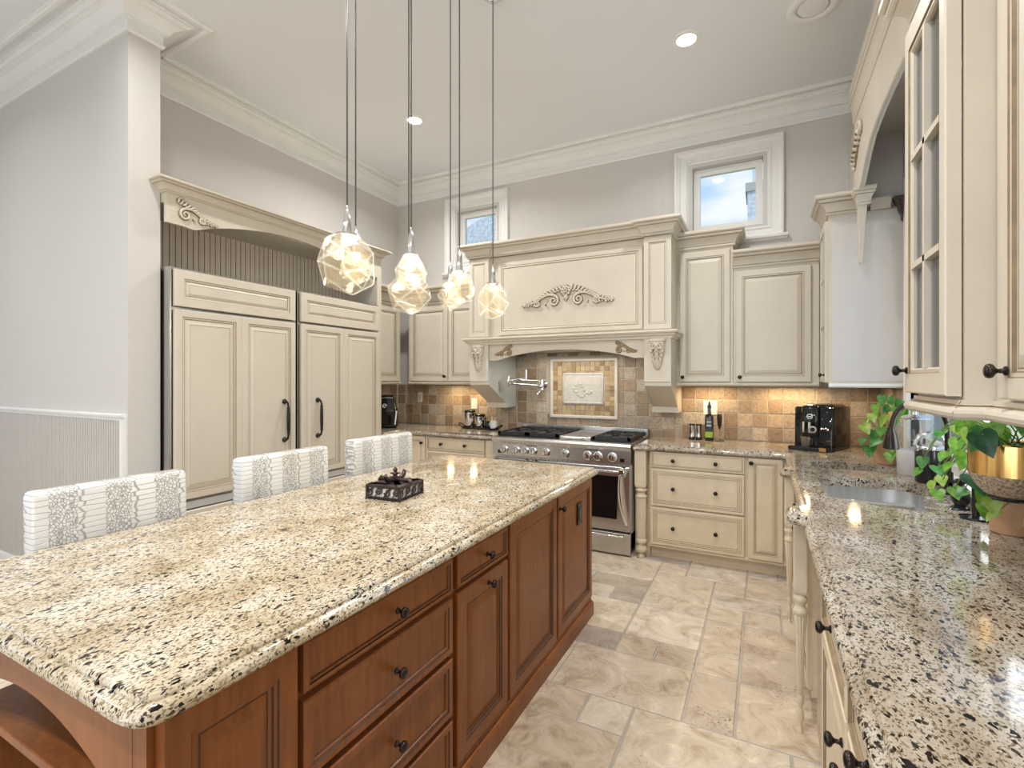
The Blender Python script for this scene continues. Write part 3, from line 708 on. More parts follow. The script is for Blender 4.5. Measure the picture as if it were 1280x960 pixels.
LR2 = [(0, .014), (.010, .014), (.010, .004), (.014, .003, 'glaze'), (.014, -.001), (.022, -.003), (.029, -.009), (.032, -.017), (.030, -.026), (.022, -.033), (0, -.033)]
MB('cream').sweep([(0, .06), (0, 0), (gw, 0), (gw, .062)], LR2, z=gz0).build('light_rail', t, smooth=30)
MB('glaze').tube([(gw+.0, -.001, gz0-.034), (gw+.0325, -.0335, gz0-.017), (gw+.010, -.011, gz0+.012)], .0012, 4).build('rail_seam', t); MB('glaze').tube([(gw+.0005, .0585, gz0-.033), (gw+.0325, .0585, gz0-.017), (gw+.011, .0585, gz0+.012)], .0012, 4).build('rail_seam', t)
crown_on(t, gw, gd, gz1, True, True, sc=1.1)
t = thing('wall_cabinet', 'cream wall cabinet nearest the camera with a single black knob beside the glass cabinet', 'cabinet', (.492, 1.552, 0), R(-90))
w2 = 1.05
mb = MB('cream'); mb.box((0, 0, gz0), (w2, XR-.492-.003, 2.575)); mb.build('cabinet_body', t)
front(t, 'door', .075, .53, 1.415, 2.55, [(.118, 1.478)], ks=1.05); front(t, 'door', .54, 1.0, 1.415, 2.55, [])
MB('cream').sweep([(0.0, 0), (w2, 0)], LR2, z=gz0).build('light_rail', t, smooth=30)
crown_on(t, w2, XR-.492-.003, 2.575, False, False, sc=1.1)

# --- refrigerators
FX = -3.372
def fridge(label, y0, w_, hx):
    t = thing('refrigerator', label, 'refrigerator', (FX, y0, 0), R(90), 'cream panelled refrigerators')
    mb = MB('steel', 'dark_gap'); mb.box((0, .03, .01), (w_, .60, 2.185)); mb.build('cabinet_body', t)
    mb = MB('steel'); mb.box((0, .004, .02), (.012, .03, 2.185)); mb.box((w_-.012, .004, .02), (w_, .03, 2.185)); mb.box((.012, .012, 2.165), (w_-.012, .03, 2.185)); mb.build('trim_frame', t); MB('aluminium').box((.012, .004, .602), (w_-.012, .03, .650)).build('grille', t)
    x0, x1 = .020, w_-.016
    big = [(0, .026, None), (0, .004, None), (.004, 0, None), (.045, 0, 'glaze'), (.049, .004, None), (.058, .004, 'glaze'), (.062, .008, None), (.068, .008, None), (.092, .002, 'glaze'), (.094, .004, None)]
    tp = [(0, .026, None), (0, .004, None), (.004, 0, None), (.055, 0, 'glaze'), (.058, .005, None), (.068, .007, 'glaze'), (.071, .010, None), (.088, .003, 'glaze'), (.090, .004, None)]
    mb = MB('cream').panel(x0, x1, 1.932, 2.170, -.022, tp); mb.build('top_panel', t)
    mid = (x0+x1)/2; mb = MB('cream'); mb.panel(x0, mid, .672, 1.912, -.022, big); mb.panel(mid, x1, .672, 1.912, -.022, big); dr = mb.build('door', t)
    h = MB('bronze'); hz0, hz1 = .985, 1.285
    for z in (hz0, hz1): h.lathe([(.020, 0), (.021, -.006), (.016, -.012), (.010, -.016), (.008, -.030)], (hx, -.022, z), 'y', 14)
    pts = [(hx, -.045, hz0), (hx, -.062, hz0+.012), (hx, -.070, hz0+.035), (hx, -.070, hz1-.035), (hx, -.062, hz1-.012), (hx, -.045, hz1)]
    h.tube(pts, .0085, 10); h.lathe([(.009, hz0+.04), (.013, hz0+.055), (.010, hz0+.062), (.0125, hz0+.075), (.0135, hz0+.15), (.0125, hz1-.075), (.010, hz1-.062), (.013, hz1-.055), (.009, hz1-.04)], (hx, -.070, 0), 'z', 12)
    h.build('handle', dr, smooth=50)
    mb = MB('cream').panel(x0, x1, .34, .595, -.022, tp); mb.build('drawer', t); mb = MB('cream').panel(x0, x1, .07, .33, -.022, tp); mb.build('drawer', t)
    return t
fridge('cream panelled refrigerator next to the wainscoted wall, handle on its inner edge', 1.772, .945, .822)
fridge('cream panelled refrigerator farther from the wainscoted wall, next to the corner cabinets', 2.735, .945, .182)
t = thing('refrigerator_surround', 'cream arched surround with carved ornament above the two refrigerators', 'surround', (-3.40, 1.765, 0), R(90))
SWd = 1.98
mb = MB('cream'); mb.box((1.922, .0, 0), (SWd, .615, 2.66)); mb.build('end_panel', t)
pts = [(0, 2.665), (0, 2.470), (.10, 2.470), (.17, 2.462)]
for k in range(15): u = k/14; pts.append((.20+1.52*u, 2.470+.135*math.sin(PI*u)**.8))
pts += [(1.75, 2.462), (1.82, 2.470), (1.922, 2.470), (1.922, 2.665)]
mb = MB('cream').prism(pts[::-1], -.0, .025, 'y'); mb.build('arched_valance', t)
mb = MB('cream').sweep([(-.0, .08), (0, 0), (SWd, 0), (SWd, .615)], cs(.95, .62), z=2.660); mb.box((0, 0, 2.66), (SWd, .615, 2.735)); mb.build('crown', t, smooth=11)
MB('cream').box((0, .025, 2.60), (1.922, .60, 2.66)).build('soffit', t)
bb = MB('bead_cream', 'bead_glaze'); x = 0
while x < 1.92:
    bb.add([(x, .44, 2.19), (x+.036, .44, 2.19), (x+.036, .44, 2.61), (x, .44, 2.61)], [(0, 1, 2, 3)]); bb.add([(x+.036, .44, 2.19), (x+.039, .446, 2.19), (x+.042, .44, 2.19), (x+.036, .44, 2.61), (x+.039, .446, 2.61), (x+.042, .44, 2.61)], [(0, 1, 4, 3), (1, 2, 5, 4)], 'bead_glaze'); x += .042
bb.build('beadboard_panel', t)
mb = MB('cream', 'glaze'); scroll(mb, .035, 2.575, .29, .15, -.001, half=1, seed=8); mb.build('carved_ornament', t, smooth=50)
mb = MB('cream', 'glaze'); scroll(mb, 1.88, 2.575, .29, .15, -.001, half=-1, seed=8); mb.build('carved_ornament', t, smooth=50)

# ================================================================== BASE CABINETS
ZC = .925; CT = .046; ZB = ZC-CT
def base_cab(label, loc, rz, w_, d, fronts, group=None, name='base_cabinet', toe=.06, mat='cream_wood', skirt=True, open_z=None):
    t = thing(name, label, 'cabinet', loc, rz, group)
    mb = MB(mat); mb.box((0, 0, .10), (w_, d, open_z or ZB-.001)); mb.box((0, toe, 0), (w_, d, .10))
    if open_z: mb.box((0, 0, open_z), (w_, .022, ZB-.001)); mb.box((0, d-.02, open_z), (w_, d, ZB-.001))
    mb.build('cabinet_body', t)
    if skirt: MB(mat).sweep([(0, 0), (w_, 0)], [(0, -.012), (.006, -.010), (.008, 0), (.002, .010), (0, .010)], z=.105).build('skirt_molding', t)
    for f in fronts: front(t, *f, mat='cream_wood', g='glaze')
    return t
BF = 4.082
base_cab('cream base cabinet of three drawers with six black knobs right of the range', (-.83, BF, 0), 0, .715, YB-BF-.003,
         [('drawer', .012, .705, .745, .872, [(.19, .808), (.505, .808)]), ('drawer', .012, .705, .432, .735, [(.19, .583), (.505, .583)]), ('drawer', .012, .705, .118, .420, [(.19, .268), (.505, .268)])])
base_cab('narrow cream base cabinet with one raised panel door in the right corner', (-.115, BF, 0), 0, .28, YB-BF-.003, [('door', .015, .245, .118, .872, [(.035, .835)])])
base_cab('cream base cabinet of drawers left of the range', (-3.09, BF, 0), 0, .71, YB-BF-.003,
         [('drawer', .012, .70, .738, .868, [(.20, .805), (.485, .805)]), ('drawer', .012, .70, .432, .730, [(.20, .583), (.485, .583)]), ('drawer', .012, .70, .118, .420, [(.20, .268), (.485, .268)])])
base_cab('narrow cream base cabinet with one door in the left corner', (-3.42, BF, 0), 0, .33, YB-BF-.003, [('door', .06, .315, .118, .872, [(.285, .805)])])
base_cab('cream base cabinet facing sideways beyond the refrigerators', (-3.42, 3.76, 0), R(90), .300, .597, [('door', .01, .29, .118, .872, [(.04, .80)])])
# right wall run: faces -X
RF = .190
base_cab('cream corner base cabinet between the back run and the sink cabinet', (RF, 4.05, 0), R(-90), .61, XR-RF-.003, [('door', .02, .30, .118, .735, [(.26, .70)]), ('drawer', .02, .30, .745, .872, [(.16, .808)]), ('door', .31, .60, .118, .872, [])], open_z=.62)
base_cab('cream sink base cabinet between the two turned posts', (RF, 3.305, 0), R(-90), .86, XR-RF-.003, [('door', .02, .425, .118, .74, [(.39, .69)]), ('door', .435, .84, .118, .74, [(.47, .69)]), ('drawer', .02, .84, .75, .872, [(.43, .81)])], open_z=.62)
base_cab('cream base cabinet with drawer nearest the dishwasher', (RF-.012, 1.745, 0), R(-90), .50, XR-RF+.009, [('drawer', .012, .488, .735, .872, [(.25, .815)]), ('door', .012, .488, .118, .725, [(.45, .655)])])
base_cab('cream base cabinet with drawer nearest the camera on the sink side', (RF-.012, 1.243, 0), R(-90), .50, XR-RF+.009, [('drawer', .012, .488, .735, .872, [(.25, .815)]), ('door', .012, .488, .118, .725, [(.05, .655)])])
base_cab('cream base cabinet under the sink counter beside the camera', (RF-.012, .741, 0), R(-90), .80, XR-RF+.009, [('door', .012, .40, .118, .872, [])])
t = thing('dishwasher', 'stainless steel dishwasher between the turned post and a cream cabinet', 'dishwasher', (.196, 2.215, 0), R(-90))
MB('steel').box((0, .02, .09), (.462, XR-.20, ZB-.002)).build('cabinet_body', t)
MB('steel').box((.004, -.012, .11), (.458, .02, .78)).build('door', t, bevel=.004); MB('steel').box((.004, -.012, .79), (.458, .02, ZB-.004)).build('control_panel', t, bevel=.003)
MB('black').box((.06, -.014, .752), (.40, -.010, .772)).build('handle', t, bevel=.001)
MB('black').box((.0, .05, 0), (.462, .5, .09)).build('toe_kick', t)

def post(label, x, y, hx=.05, taper=1.0, group='turned posts under the counters', back=None):
    t = thing('turned_post', label, 'post', (x, y, 0), 0, group)
    a = hx*.88
    mb = MB('cream_wood')
    mb.rings([rr for rr in [[(p[0]*k, p[1]*k, z) for p in rrect(-a, -a, a, a, .006, 2)] for z, k in ((.575, .86), (.585, .96), (.60, 1), (ZB-.002, 1))]]); mb.build('top_block', t)
    S = [(.0, .030), (.012, .030), (.018, .022), (.03, .020), (.040, .034), (.055, .044), (.075, .046), (.09, .038), (.100, .026), (.108, .030), (.120, .042), (.135, .046), (.148, .040), (.155, .034)]
    mb = MB('cream_wood').lathe([(r_*taper*hx/.05, z) for z, r_ in S], n=20); mb.build('foot', t, smooth=45)
    n = 48; rs = []
    for z, r_ in [(.155, .036*taper), (.165, .037*taper), (.40, .040*(1+taper)/2), (.475, .041), (.485, .038)]:
        rs.append([((r_-(.0045 if (k % 4) in (1, 2) else 0))*hx/.05*math.cos(2*PI*k/n), (r_-(.0045 if (k % 4) in (1, 2) else 0))*hx/.05*math.sin(2*PI*k/n), z) for k in range(n)])
    MB('cream_wood').rings(rs).build('fluted_shaft', t, smooth=30)
    S = [(.485, .036), (.490, .044), (.500, .047), (.510, .042), (.516, .034), (.53, .032), (.542, .042), (.552, .047), (.562, .042), (.570, .034), (.578, .036)]
    MB('cream_wood').lathe([(r_*hx/.05, z) for z, r_ in S], n=20).build('capital', t, smooth=45)
    return t
post('turned cream post between the range and the three-drawer cabinet', -.893, 4.060, .052)
post('turned cream post at the far end of the sink cabinet', .140, 3.368, .030, .5)
post('turned cream post between the sink cabinet and the dishwasher', .137, 2.345, .029, .5)
# panels behind the posts
for nm, lb, a, b in (('filler_panel', 'cream filler panel behind the turned post by the range', (-.955, 4.115, 0), (-.832, YB-.003, ZB-.001)), ('filler_panel', 'cream filler panel behind the far turned post of the sink cabinet', (.235, 3.308, 0), (XR-.003, 3.437, ZB-.001)), ('filler_panel', 'cream filler panel behind the turned post by the dishwasher', (.235, 2.219, 0), (XR-.003, 2.442, ZB-.001)), ('filler_panel', 'narrow cream filler panel at the left side of the range', (-2.378, 4.065, 0), (-2.272, YB-.003, ZB-.001))):
    tag(MB('cream_wood').box(a, b).build(nm, bevel=.002), lb, 'panel')
for p in [o for o in bpy.data.objects if o.name.startswith('filler_panel')]: pass

# ================================================================== COUNTERS
EDGE = [(.030, 0), (.028, -.001), (.024, -.007), (.0235, -.012), (.015, -.0125), (.008, -.015), (.003, -.020), (0, -.028), (.002, -.037), (.008, -.044), (.018, -.047)]
# island
IO = rounded([(-.905, .425, .075), (-.905, 2.945, .03), (-2.08, 2.945, .03), (-2.08, .425, .075)], .05, 6)
tag(MB('granite').slab(IO, .914, EDGE).build('island_countertop', smooth=22), 'long speckled cream granite countertop on the brown island', 'countertop')
# right L with the sinks
XE = .138; YE = 4.035; b1a, b1b, b2a, b2b = 3.440, 3.296, 2.425, 2.225
o = [(-.952, YB-.006, 0), (-.952, 3.985, .02), (-.825, 3.985, .02), (-.815, YE, .012), (XE, YE, .012), (XE, b1a, .01), (XE-.052, b1a-.012, .024), (XE-.052, b1b+.012, .024), (XE, b1b, .01), (XE, b2a, .015), (XE-.055, b2a-.015, .03), (XE-.055, b2b+.03, .04), (XE, b2b-.02, .03), (XE, -.45, 0), (XR-.006, -.45, 0), (XR-.006, YB-.006, 0)]
RO = rounded(o, .01, 5)
SK = rounded([(.262, 2.60, .09), (.60, 2.50, .06), (.665, 2.60, .05), (.640, 2.83, .03), (.735, 2.90, .04), (.72, 3.10, .10), (.62, 3.21, .08), (.262, 3.17, .09)], .05, 6)
BS = rrect(.268, 3.47, .665, 3.735, .06, 5)
prof = [(i if True else 0, d) for i, d in EDGE]
tag(MB('granite_shaded').slab(RO, ZC, prof, holes=(SK, BS)).build('sink_countertop', smooth=22), 'speckled granite countertop running along the sink wall and around to the range', 'countertop')
LO = rounded([(XL+.006, 3.752, 0), (-3.375, 3.752, 0), (-3.375, YE, .012), (-2.268, YE, .012), (-2.268, YB-.006, 0), (XL+.006, YB-.006, 0)], .01, 4)
tag(MB('granite_shaded').slab(LO, ZC, EDGE).build('corner_countertop', smooth=22), 'speckled granite countertop in the left corner beside the range', 'countertop')

def sink(name, label, outline, depth, split=None):
    t = thing(name, label, 'sink', (0, 0, 0)); zt = ZC-.047
    mb = MB('steel_sink'); o2 = offset(outline, -.006)
    mb.rings([[(p[0], p[1], zt) for p in offset(outline, -.02)], [(p[0], p[1], zt) for p in o2], [(p[0], p[1], zt-depth+.03) for p in offset(outline, .004)], [(p[0], p[1], zt-depth+.008) for p in offset(outline, .014)], [(p[0], p[1], zt-depth) for p in offset(outline, .032)]], None, False, True)
    mb.build('bowl', t, smooth=45)
    cx = sum(p[0] for p in outline)/len(outline); cy = sum(p[1] for p in outline)/len(outline)
    if split:
        MB('steel_sink').prism(rounded([(.285, split-.012, 0), (.285, split+.012, 0), (.63, split+.012, 0), (.63, split-.012, 0)], 0), zt-depth, zt-.004, 'z').build('divider', t, bevel=.008); cy += .12
    MB('chrome').lathe([(.045, zt-depth+.001), (.045, zt-depth+.005), (.036, zt-depth+.006), (.030, zt-depth+.003), (.006, zt-depth+.003)], (cx, cy, 0), n=20).build('drain', t, smooth=45)
    return t
sink('double_sink', 'double stainless steel undermount sink with rounded ends in the granite counter', SK, .20, 2.87)
sink('prep_sink', 'small stainless steel prep sink beyond the double sink', BS, .15)

# ================================================================== BACKSPLASH
random.seed(11)
def tiles(name, label, place, u0, u1, z0, z1, pw, ph, holes=(), mat='tumbled_tile', seed=1):
    rnd = random.Random(seed); mb = MB('grout', mat); tn = []
    vs = [place(u, .006, z) for z in (z0, z1) for u in (u0, u1)]; mb.add(vs, [(0, 1, 3, 2)], 'grout'); tn.append(0)
    u = u0; 
    while u < u1-.01:
        z = z0
        while z < z1-.01:
            a, b, c, d = u+.003, min(u+pw, u1)-.003, z+.003, min(z+ph, z1)-.003
            if not any(h[0] < (a+b)/2 < h[1] and h[2] < (c+d)/2 < h[3] for h in holes):
                j = lambda: rnd.uniform(-.0012, .0012)
                q = [(a+j(), c+j()), (b+j(), c+j()), (b+j(), d+j()), (a+j(), d+j())]; k = .0035
                q2 = [(q[0][0]+k, q[0][1]+k), (q[1][0]-k, q[1][1]+k), (q[2][0]-k, q[2][1]-k), (q[3][0]+k, q[3][1]-k)]
                n0 = len(mb.f); mb.rings([[place(x, .005, y) for x, y in q], [place(x, .011, y) for x, y in q2]], mat, False, True); t_ = rnd.random(); tn.extend([t_]*(len(mb.f)-n0))
            z += ph
        u += pw
    o = mb.build(name, tint=tn); return tag(o, label, 'backsplash')
BK = lambda u, d, z: (u, YB-d, z)
MOS = (-1.972, -1.258, 1.062, 1.672)
tiles('tile_backsplash', 'tan tumbled stone tile backsplash on the back wall left of the range', BK, XL+.013, -2.596, ZC, ZU-.032, .1165, .1175, seed=14)
tiles('tile_backsplash', 'tan tumbled stone tile backsplash behind the range under the mantel hood', BK, -2.596, -.664, ZC-.055, 1.735, .1165, .1175, [MOS], seed=4)
tiles('tile_backsplash', 'tan tumbled stone tile backsplash on the back wall right of the range', BK, -.664, XR-.013, ZC, ZU-.032, .1165, .1175, seed=24)
tiles('tile_backsplash', 'tan tumbled stone tile backsplash on the left wall behind the countertop toaster oven', lambda u, d, z: (XL+d, u, z), 3.76, YB-.012, ZC, ZU, .1165, .1175, seed=5)
tiles('tile_backsplash', 'tan tumbled stone tile backsplash in the right corner behind the potted vine', lambda u, d, z: (XR-d, u, z), 3.99, YB-.012, ZC, ZU, .1165, .1175, seed=6)
t = thing('mosaic_panel', 'framed gold mosaic tile panel with a pale plaque behind the range', 'tile panel', ((MOS[0]+MOS[1])/2, YB-.009, (MOS[2]+MOS[3])/2))
hw, hh_ = (MOS[1]-MOS[0])/2, (MOS[3]-MOS[2])/2
mb = MB('plate_tan'); mb.rings([[(sx*(hw-i), -d, sz*(hh_-i)) for sx, sz in ((-1, -1), (1, -1), (1, 1), (-1, 1))] for i, d in ((0, .004), (0, .016), (.008, .022), (.026, .022), (.034, .014), (.034, .004))], None, False, False); mb.build('border', t)
rnd = random.Random(3); mb = MB('grout', 'gold_mosaic'); tn = [0]; a_ = hw-.032; b_ = hh_-.032
mb.add([(-a_, -.006, -b_), (a_, -.006, -b_), (a_, -.006, b_), (-a_, -.006, b_)], [(0, 1, 2, 3)], 'grout'); NXm, NZm = 13, 11
for i in range(NXm):
    for j in range(NZm):
        x0 = -a_+2*a_*i/NXm; x1 = -a_+2*a_*(i+1)/NXm; z0 = -b_+2*b_*j/NZm; z1 = -b_+2*b_*(j+1)/NZm
        if abs((x0+x1)/2) < .205 and abs((z0+z1)/2) < .145: continue
        n0 = len(mb.f); mb.rings([[(x, -.006, z) for x, z in ((x0+.002, z0+.002), (x1-.002, z0+.002), (x1-.002, z1-.002), (x0+.002, z1-.002))], [(x, -.012, z) for x, z in ((x0+.004, z0+.004), (x1-.004, z0+.004), (x1-.004, z1-.004), (x0+.004, z1-.004))]], 'gold_mosaic', False, True); tn += [rnd.random()]*(len(mb.f)-n0)
mb.build('mosaic_field', t, tint=tn)
mb = MB('plaque_stone'); mb.rings([[(sx*(.212-i), -d, sz*(.158-i)) for sx, sz in ((-1, -1), (1, -1), (1, 1), (-1, 1))] for i, d in ((0, .005), (0, .018), (.006, .022), (.016, .022), (.022, .016))], None, False, True)
for k in range(9):
    a = k*.7; mb.ell((-.09+.022*k, -.017, .05*math.sin(a)), (.022, .006, .014), None, 8, 4); mb.ell((-.09+.022*k, -.016, -.055+.03*math.cos(a*1.3)), (.013, .005, .016), None, 8, 4)
for k in range(5): mb.tube([(-.10+.05*k+.018*math.cos(q), -.017, .02+.018*math.sin(q)) for q in [i*.6 for i in range(9)]], .003, 5)
mb.build('plaque', t, smooth=40)

# ================================================================== ISLAND
IX = -.967     # face-frame plane; fronts at -.945
def isl_cab(label, y0, w_, fronts, d=.78):
    t = thing('island_cabinet', label, 'cabinet', (IX, y0, 0), R(90), 'brown cabinets of the island')
    mb = MB('island_wood'); mb.box((0, 0, 0), (w_, d, .867)); mb.build('cabinet_body', t)
    for f in fronts: front(t, *f, mat='island_wood', isl=True, g='island_glaze')
    MB('island_wood').sweep([(0, 0), (w_, 0)], [(0, 0), (.030, 0), (.030, .070), (.024, .082), (.014, .086), (.012, .098), (.004, .104), (0, .104)]).build('base_molding', t, smooth=30)
    return t
isl_cab('brown island cabinet with one raised panel at the near corner of the island', .470, .304, [('door', .014, .300, .112, .853)], .045)
isl_cab('brown island cabinet with a stack of four drawers', .776, .637, [('drawer', .010, .620, .728, .848, [(.333, .787)]), ('drawer', .010, .620, .522, .710, [(.328, .615)]), ('drawer', .010, .620, .308, .504, [(.328, .404)]), ('drawer', .010, .620, .112, .290, [(.328, .20)])])
isl_cab('brown island cabinet with a small drawer above one door', 1.415, .395, [('drawer', .012, .386, .728, .848, [(.212, .787)]), ('door', .012, .386, .112, .711, [(.225, .672)])])
t4 = isl_cab('brown island cabinet with two tall doors at the far end of the island', 1.812, 1.118, [('door', .010, .530, .112, .853), ('door', .552, 1.108, .112, .853, [(.572, .782)])])
t = thing('island_outlet', 'dark bronze outlet plate on the far brown island door', 'outlet', (-.9455, 2.684, .686), R(90))
MB('bronze').box((-.036, -.006, -.062), (.036, 0, .062)).build('cover_plate', t, bevel=.002)
MB('black').box((-.018, -.009, -.036), (.018, -.005, .036)).build('receptacle', t, bevel=.002)
# open near end of the island: arched apron, corner post, shelf and tan inner wall
t = thing('island_end_shelf', 'open brown wood end of the island with an arched apron and a shelf', 'shelf', (-1.49, .470, 0))
X0, X1 = -.42, .476
ap = [(X0, .866), (X0, .0), (X0+.045, .0), (X0+.045, .64)]
for k in range(21):
    u = k/20; ap.append((X0+.05+(X1-X0-.085)*u, .650+.118*math.sin(PI*u)**.7))
ap += [(X1-.03, .64), (X1-.03, .0), (X1, .0), (X1, .866)]
mb = MB('island_wood').prism(ap[::-1], .0, .022, 'y'); mb.build('arched_apron', t)
MB('island_wood').box((X1-.03, .022, 0), (X1, .22, .866)).build('side_panel', t)
MB('island_wood').box((X0+.002, .03, .565), (X1-.032, .198, .590)).build('shelf_board', t, bevel=.003)
MB('tan_wall').box((X0, .199, 0), (X1-.032, .220, .866)).build('inner_panel', t)
MB('island_wood').box((X0, .022, 0), (X0+.025, .198, .564)).build('side_panel', t)

# ================================================================== RANGE
t = thing('range_cooker', 'wide stainless steel double oven range under the mantel hood', 'range', (-1.6075, 4.0, 0))
RW_ = .648; RD = YB-4.0-.02
mb = MB('steel', 'black'); mb.box((-RW_, .03, .19), (RW_, RD, .90)); mb.box((-RW_+.02, .07, .0), (RW_-.02, RD-.05, .19), 'black'); mb.build('range_body', t)
mb = MB('steel'); prof = [(.03, .765), (-.012, .760), (-.012, .868), (-.030, .890), (-.034, .905), (-.028, .920), (-.010, .928), (RD, .928), (RD, .90), (.03, .90)]
mb.prism(prof, -RW_, RW_, 'x'); mb.build('control_panel', t, smooth=35)
for kx in (2.134, 2.009, 1.92, 1.84, 1.715, 1.533, 1.329, 1.238, 1.114):
    x = -kx+1.6075; kb = MB('steel', 'chrome'); kb.lathe([(.040, -.012), (.040, -.017), (.034, -.019), (.030, -.020), (.027, -.046), (.022, -.052), (.004, -.053)], (x, 0, .812), 'y', 20, 'chrome'); kb.box((x-.004, -.057, .790), (x+.004, -.050, .834), 'steel'); kb.build('knob', t, smooth=40)
mb = MB('black')
for bx in (-.30, .26):
    for k in range(5): mb.box((bx+k*.022, -.0135, .855), (bx+.014+k*.022, -.011, .864))
for bx in (-.575, .575): mb.box((bx-.018, -.014, .775), (bx+.018, -.011, .805))
mb.build('panel_marking', t)
def oven(x0, x1):
    d = MB('steel'); d.box((x0, -.012, .215), (x1, .03, .735)); dr = d.build('oven_door', t, bevel=.006)
    MB('black_gloss').prism([(x0+.05, .30), (x1-.11, .30), (x1-.10, .655), (x0+.05, .655)], -.016, -.010, 'y').build('oven_window', dr)
    h = MB('chrome'); h.tube([(x0+.01, -.075, .705), (x1-.03, -.075, .705)], .013, 12)
    for bx in (x0+.03, x1-.055): h.prism([(-.012, .735), (-.088, .722), (-.090, .690), (-.040, .680), (-.012, .650)], bx-.018, bx+.018, 'x')
    h.build('handle', dr, smooth=40)
    tr = MB('chrome'); pts = [(x1-.075+.045*math.sin(k/12*PI)*(-.15)+.050*(k/12)**2, -.022, .665-.40*k/12) for k in range(13)]; tr.tube(pts, [.020+.010*math.sin(PI*k/12) for k in range(13)], 8); tr.build('door_trim', dr, smooth=50)
oven(-RW_+.008, -.24); oven(-.23, RW_-.008)
mb = MB('steel'); mb.box((-RW_+.008, -.006, .205), (RW_-.008, .03, .214))
for k in range(30): mb.box((-RW_+.03+k*.042, -.010, .742), (-RW_+.055+k*.042, -.004, .752))
mb.build('vent_strip', t)
d = MB('steel'); d.box((-RW_+.006, -.010, .012), (RW_-.006, .03, .186)); dr = d.build('warming_drawer', t, bevel=.005)
MB('chrome').tube([(-RW_+.05, -.03, .163), (RW_-.05, -.03, .163)], .010, 10).build('handle', dr, smooth=40)
def grate(x0, x1, n):
    g = MB('cast_iron', 'black'); y0, y1, z = .05, .60, .968
    g.box((x0, y0, .9285), (x1, y1, .938), 'black')
    for k in range(n):
        a, b = x0+(x1-x0)*k/n+.004, x0+(x1-x0)*(k+1)/n-.004
        for (p, q) in (((a, y0, .940), (b, y0+.022, z)), ((a, y1-.022, .940), (b, y1, z)), ((a, y0, .940), (a+.022, y1, z)), ((b-.022, y0, .940), (b, y1, z)), ((a, (y0+y1)/2-.01, .945), (b, (y0+y1)/2+.01, z))): g.box(p, q)
        for cy in (y0+.14, y1-.14):
            cx = (a+b)/2; g.lathe([(.055, .938), (.050, .952), (.030, .958), (.004, .958)], (cx, cy, 0), n=16, mat='black')
            for q in range(8):
                an = q*PI/4+.2; e_ = .125; g.tube([(cx+.035*math.cos(an), cy+.035*math.sin(an), z-.006), (cx+e_*math.cos(an)*(b-a)/.28, cy+e_*math.sin(an), z-.005)], .008, 5)
    return g.build('grate', t)
grate(-RW_+.02, -.015, 2); grate(.295, RW_-.02, 1)
mb = MB('steel'); mb.box((-.005, .05, .928), (.285, .60, .958)); mb.prism([(.015, .045), (.015, .060), (.265, .060), (.265, .045)], .934, .952, 'z'); mb.build('griddle_cover', t, bevel=.006)
MB('chrome').tube([(.06, .042, .946), (.06, .020, .950), (.22, .020, .950), (.22, .042, .946)], .006, 8).build('griddle_handle', t, smooth=50)
MB('steel').box((-RW_, RD-.06, .928), (RW_, RD, .995)).build('back_guard', t, bevel=.004)
# pot filler over the range
t = thing('pot_filler', 'chrome folding pot filler tap on the tiles above the range', 'tap', (-2.035, YB-.012, 1.405))
c_ = MB('chrome'); c_.lathe([(.034, 0), (.034, -.008), (.026, -.014), (.016, -.02), (.014, -.07)], (0, 0, 0), 'y', 18); c_.lathe([(.016, -.06), (.022, -.055), (.022, .05), (.016, .055)], (0, -.075, 0), 'z', 14); c_.build('wall_mount', t, smooth=45)
ex, ey = -.245, -.36
c_ = MB('chrome'); c_.tube([(0, -.075, .035), (ex, ey, .055)], .009, 10); c_.tube([(0, -.075, -.01), (ex, ey, .012)], .009, 10); c_.lathe([(.012, -.02), (.017, -.015), (.017, .075), (.012, .085)], (ex, ey, 0), 'z', 14); c_.build('swing_arm', t, smooth=45)
c_ = MB('chrome'); c_.tube([(ex, ey, .045), (-.09, -.30, .065), (-.070, -.295, .065)], .009, 10); c_.tube([(-.075, -.297, .04), (-.075, -.297, .15)], .012, 10); c_.build('spout_arm', t, smooth=45)
c_ = MB('chrome'); c_.tube([(0, -.075, -.05), (-.02, -.09, -.075), (-.045, -.10, -.105)], .010, 10); c_.ell((-.01, -.095, -.02), (.034, .02, .02)); c_.build('valve_handle', t, smooth=45)

# ================================================================== CEILING LIGHTS
DL = ['round recessed ceiling downlight near the right clerestory window', 'round recessed ceiling downlight beside the pendant cords']
for k, (cx, cy) in enumerate(CANS[:2]):
    t = thing('ceiling_downlight', DL[k], 'ceiling light', (cx, cy, CEIL), 0, 'recessed ceiling downlights')
    MB('white_plastic').lathe([(.062, -.002), (.064, -.008), (.090, -.008), (.094, -.004), (.094, 0), (.062, 0)], n=32, cap=False).build('trim_ring', t, smooth=40)
    MB('lamp_glow').lathe([(.062, -.003), (.058, -.005), (.002, -.006)], n=24).build('diffuser', t)
t = thing('ceiling_speaker', 'white round ceiling fixture, unlit, above the right-hand cabinets', 'ceiling fixture', (.275, 3.55, CEIL))
MB('white_plastic').lathe([(.145, 0), (.145, -.012), (.135, -.018), (.100, -.018), (.092, -.012), (.092, 0)], n=40, cap=False).build('trim_ring', t, smooth=40)
MB('white_plastic').lathe([(.088, -.004), (.080, -.016), (.05, -.020), (.002, -.021)], n=32).build('cover', t, smooth=40)

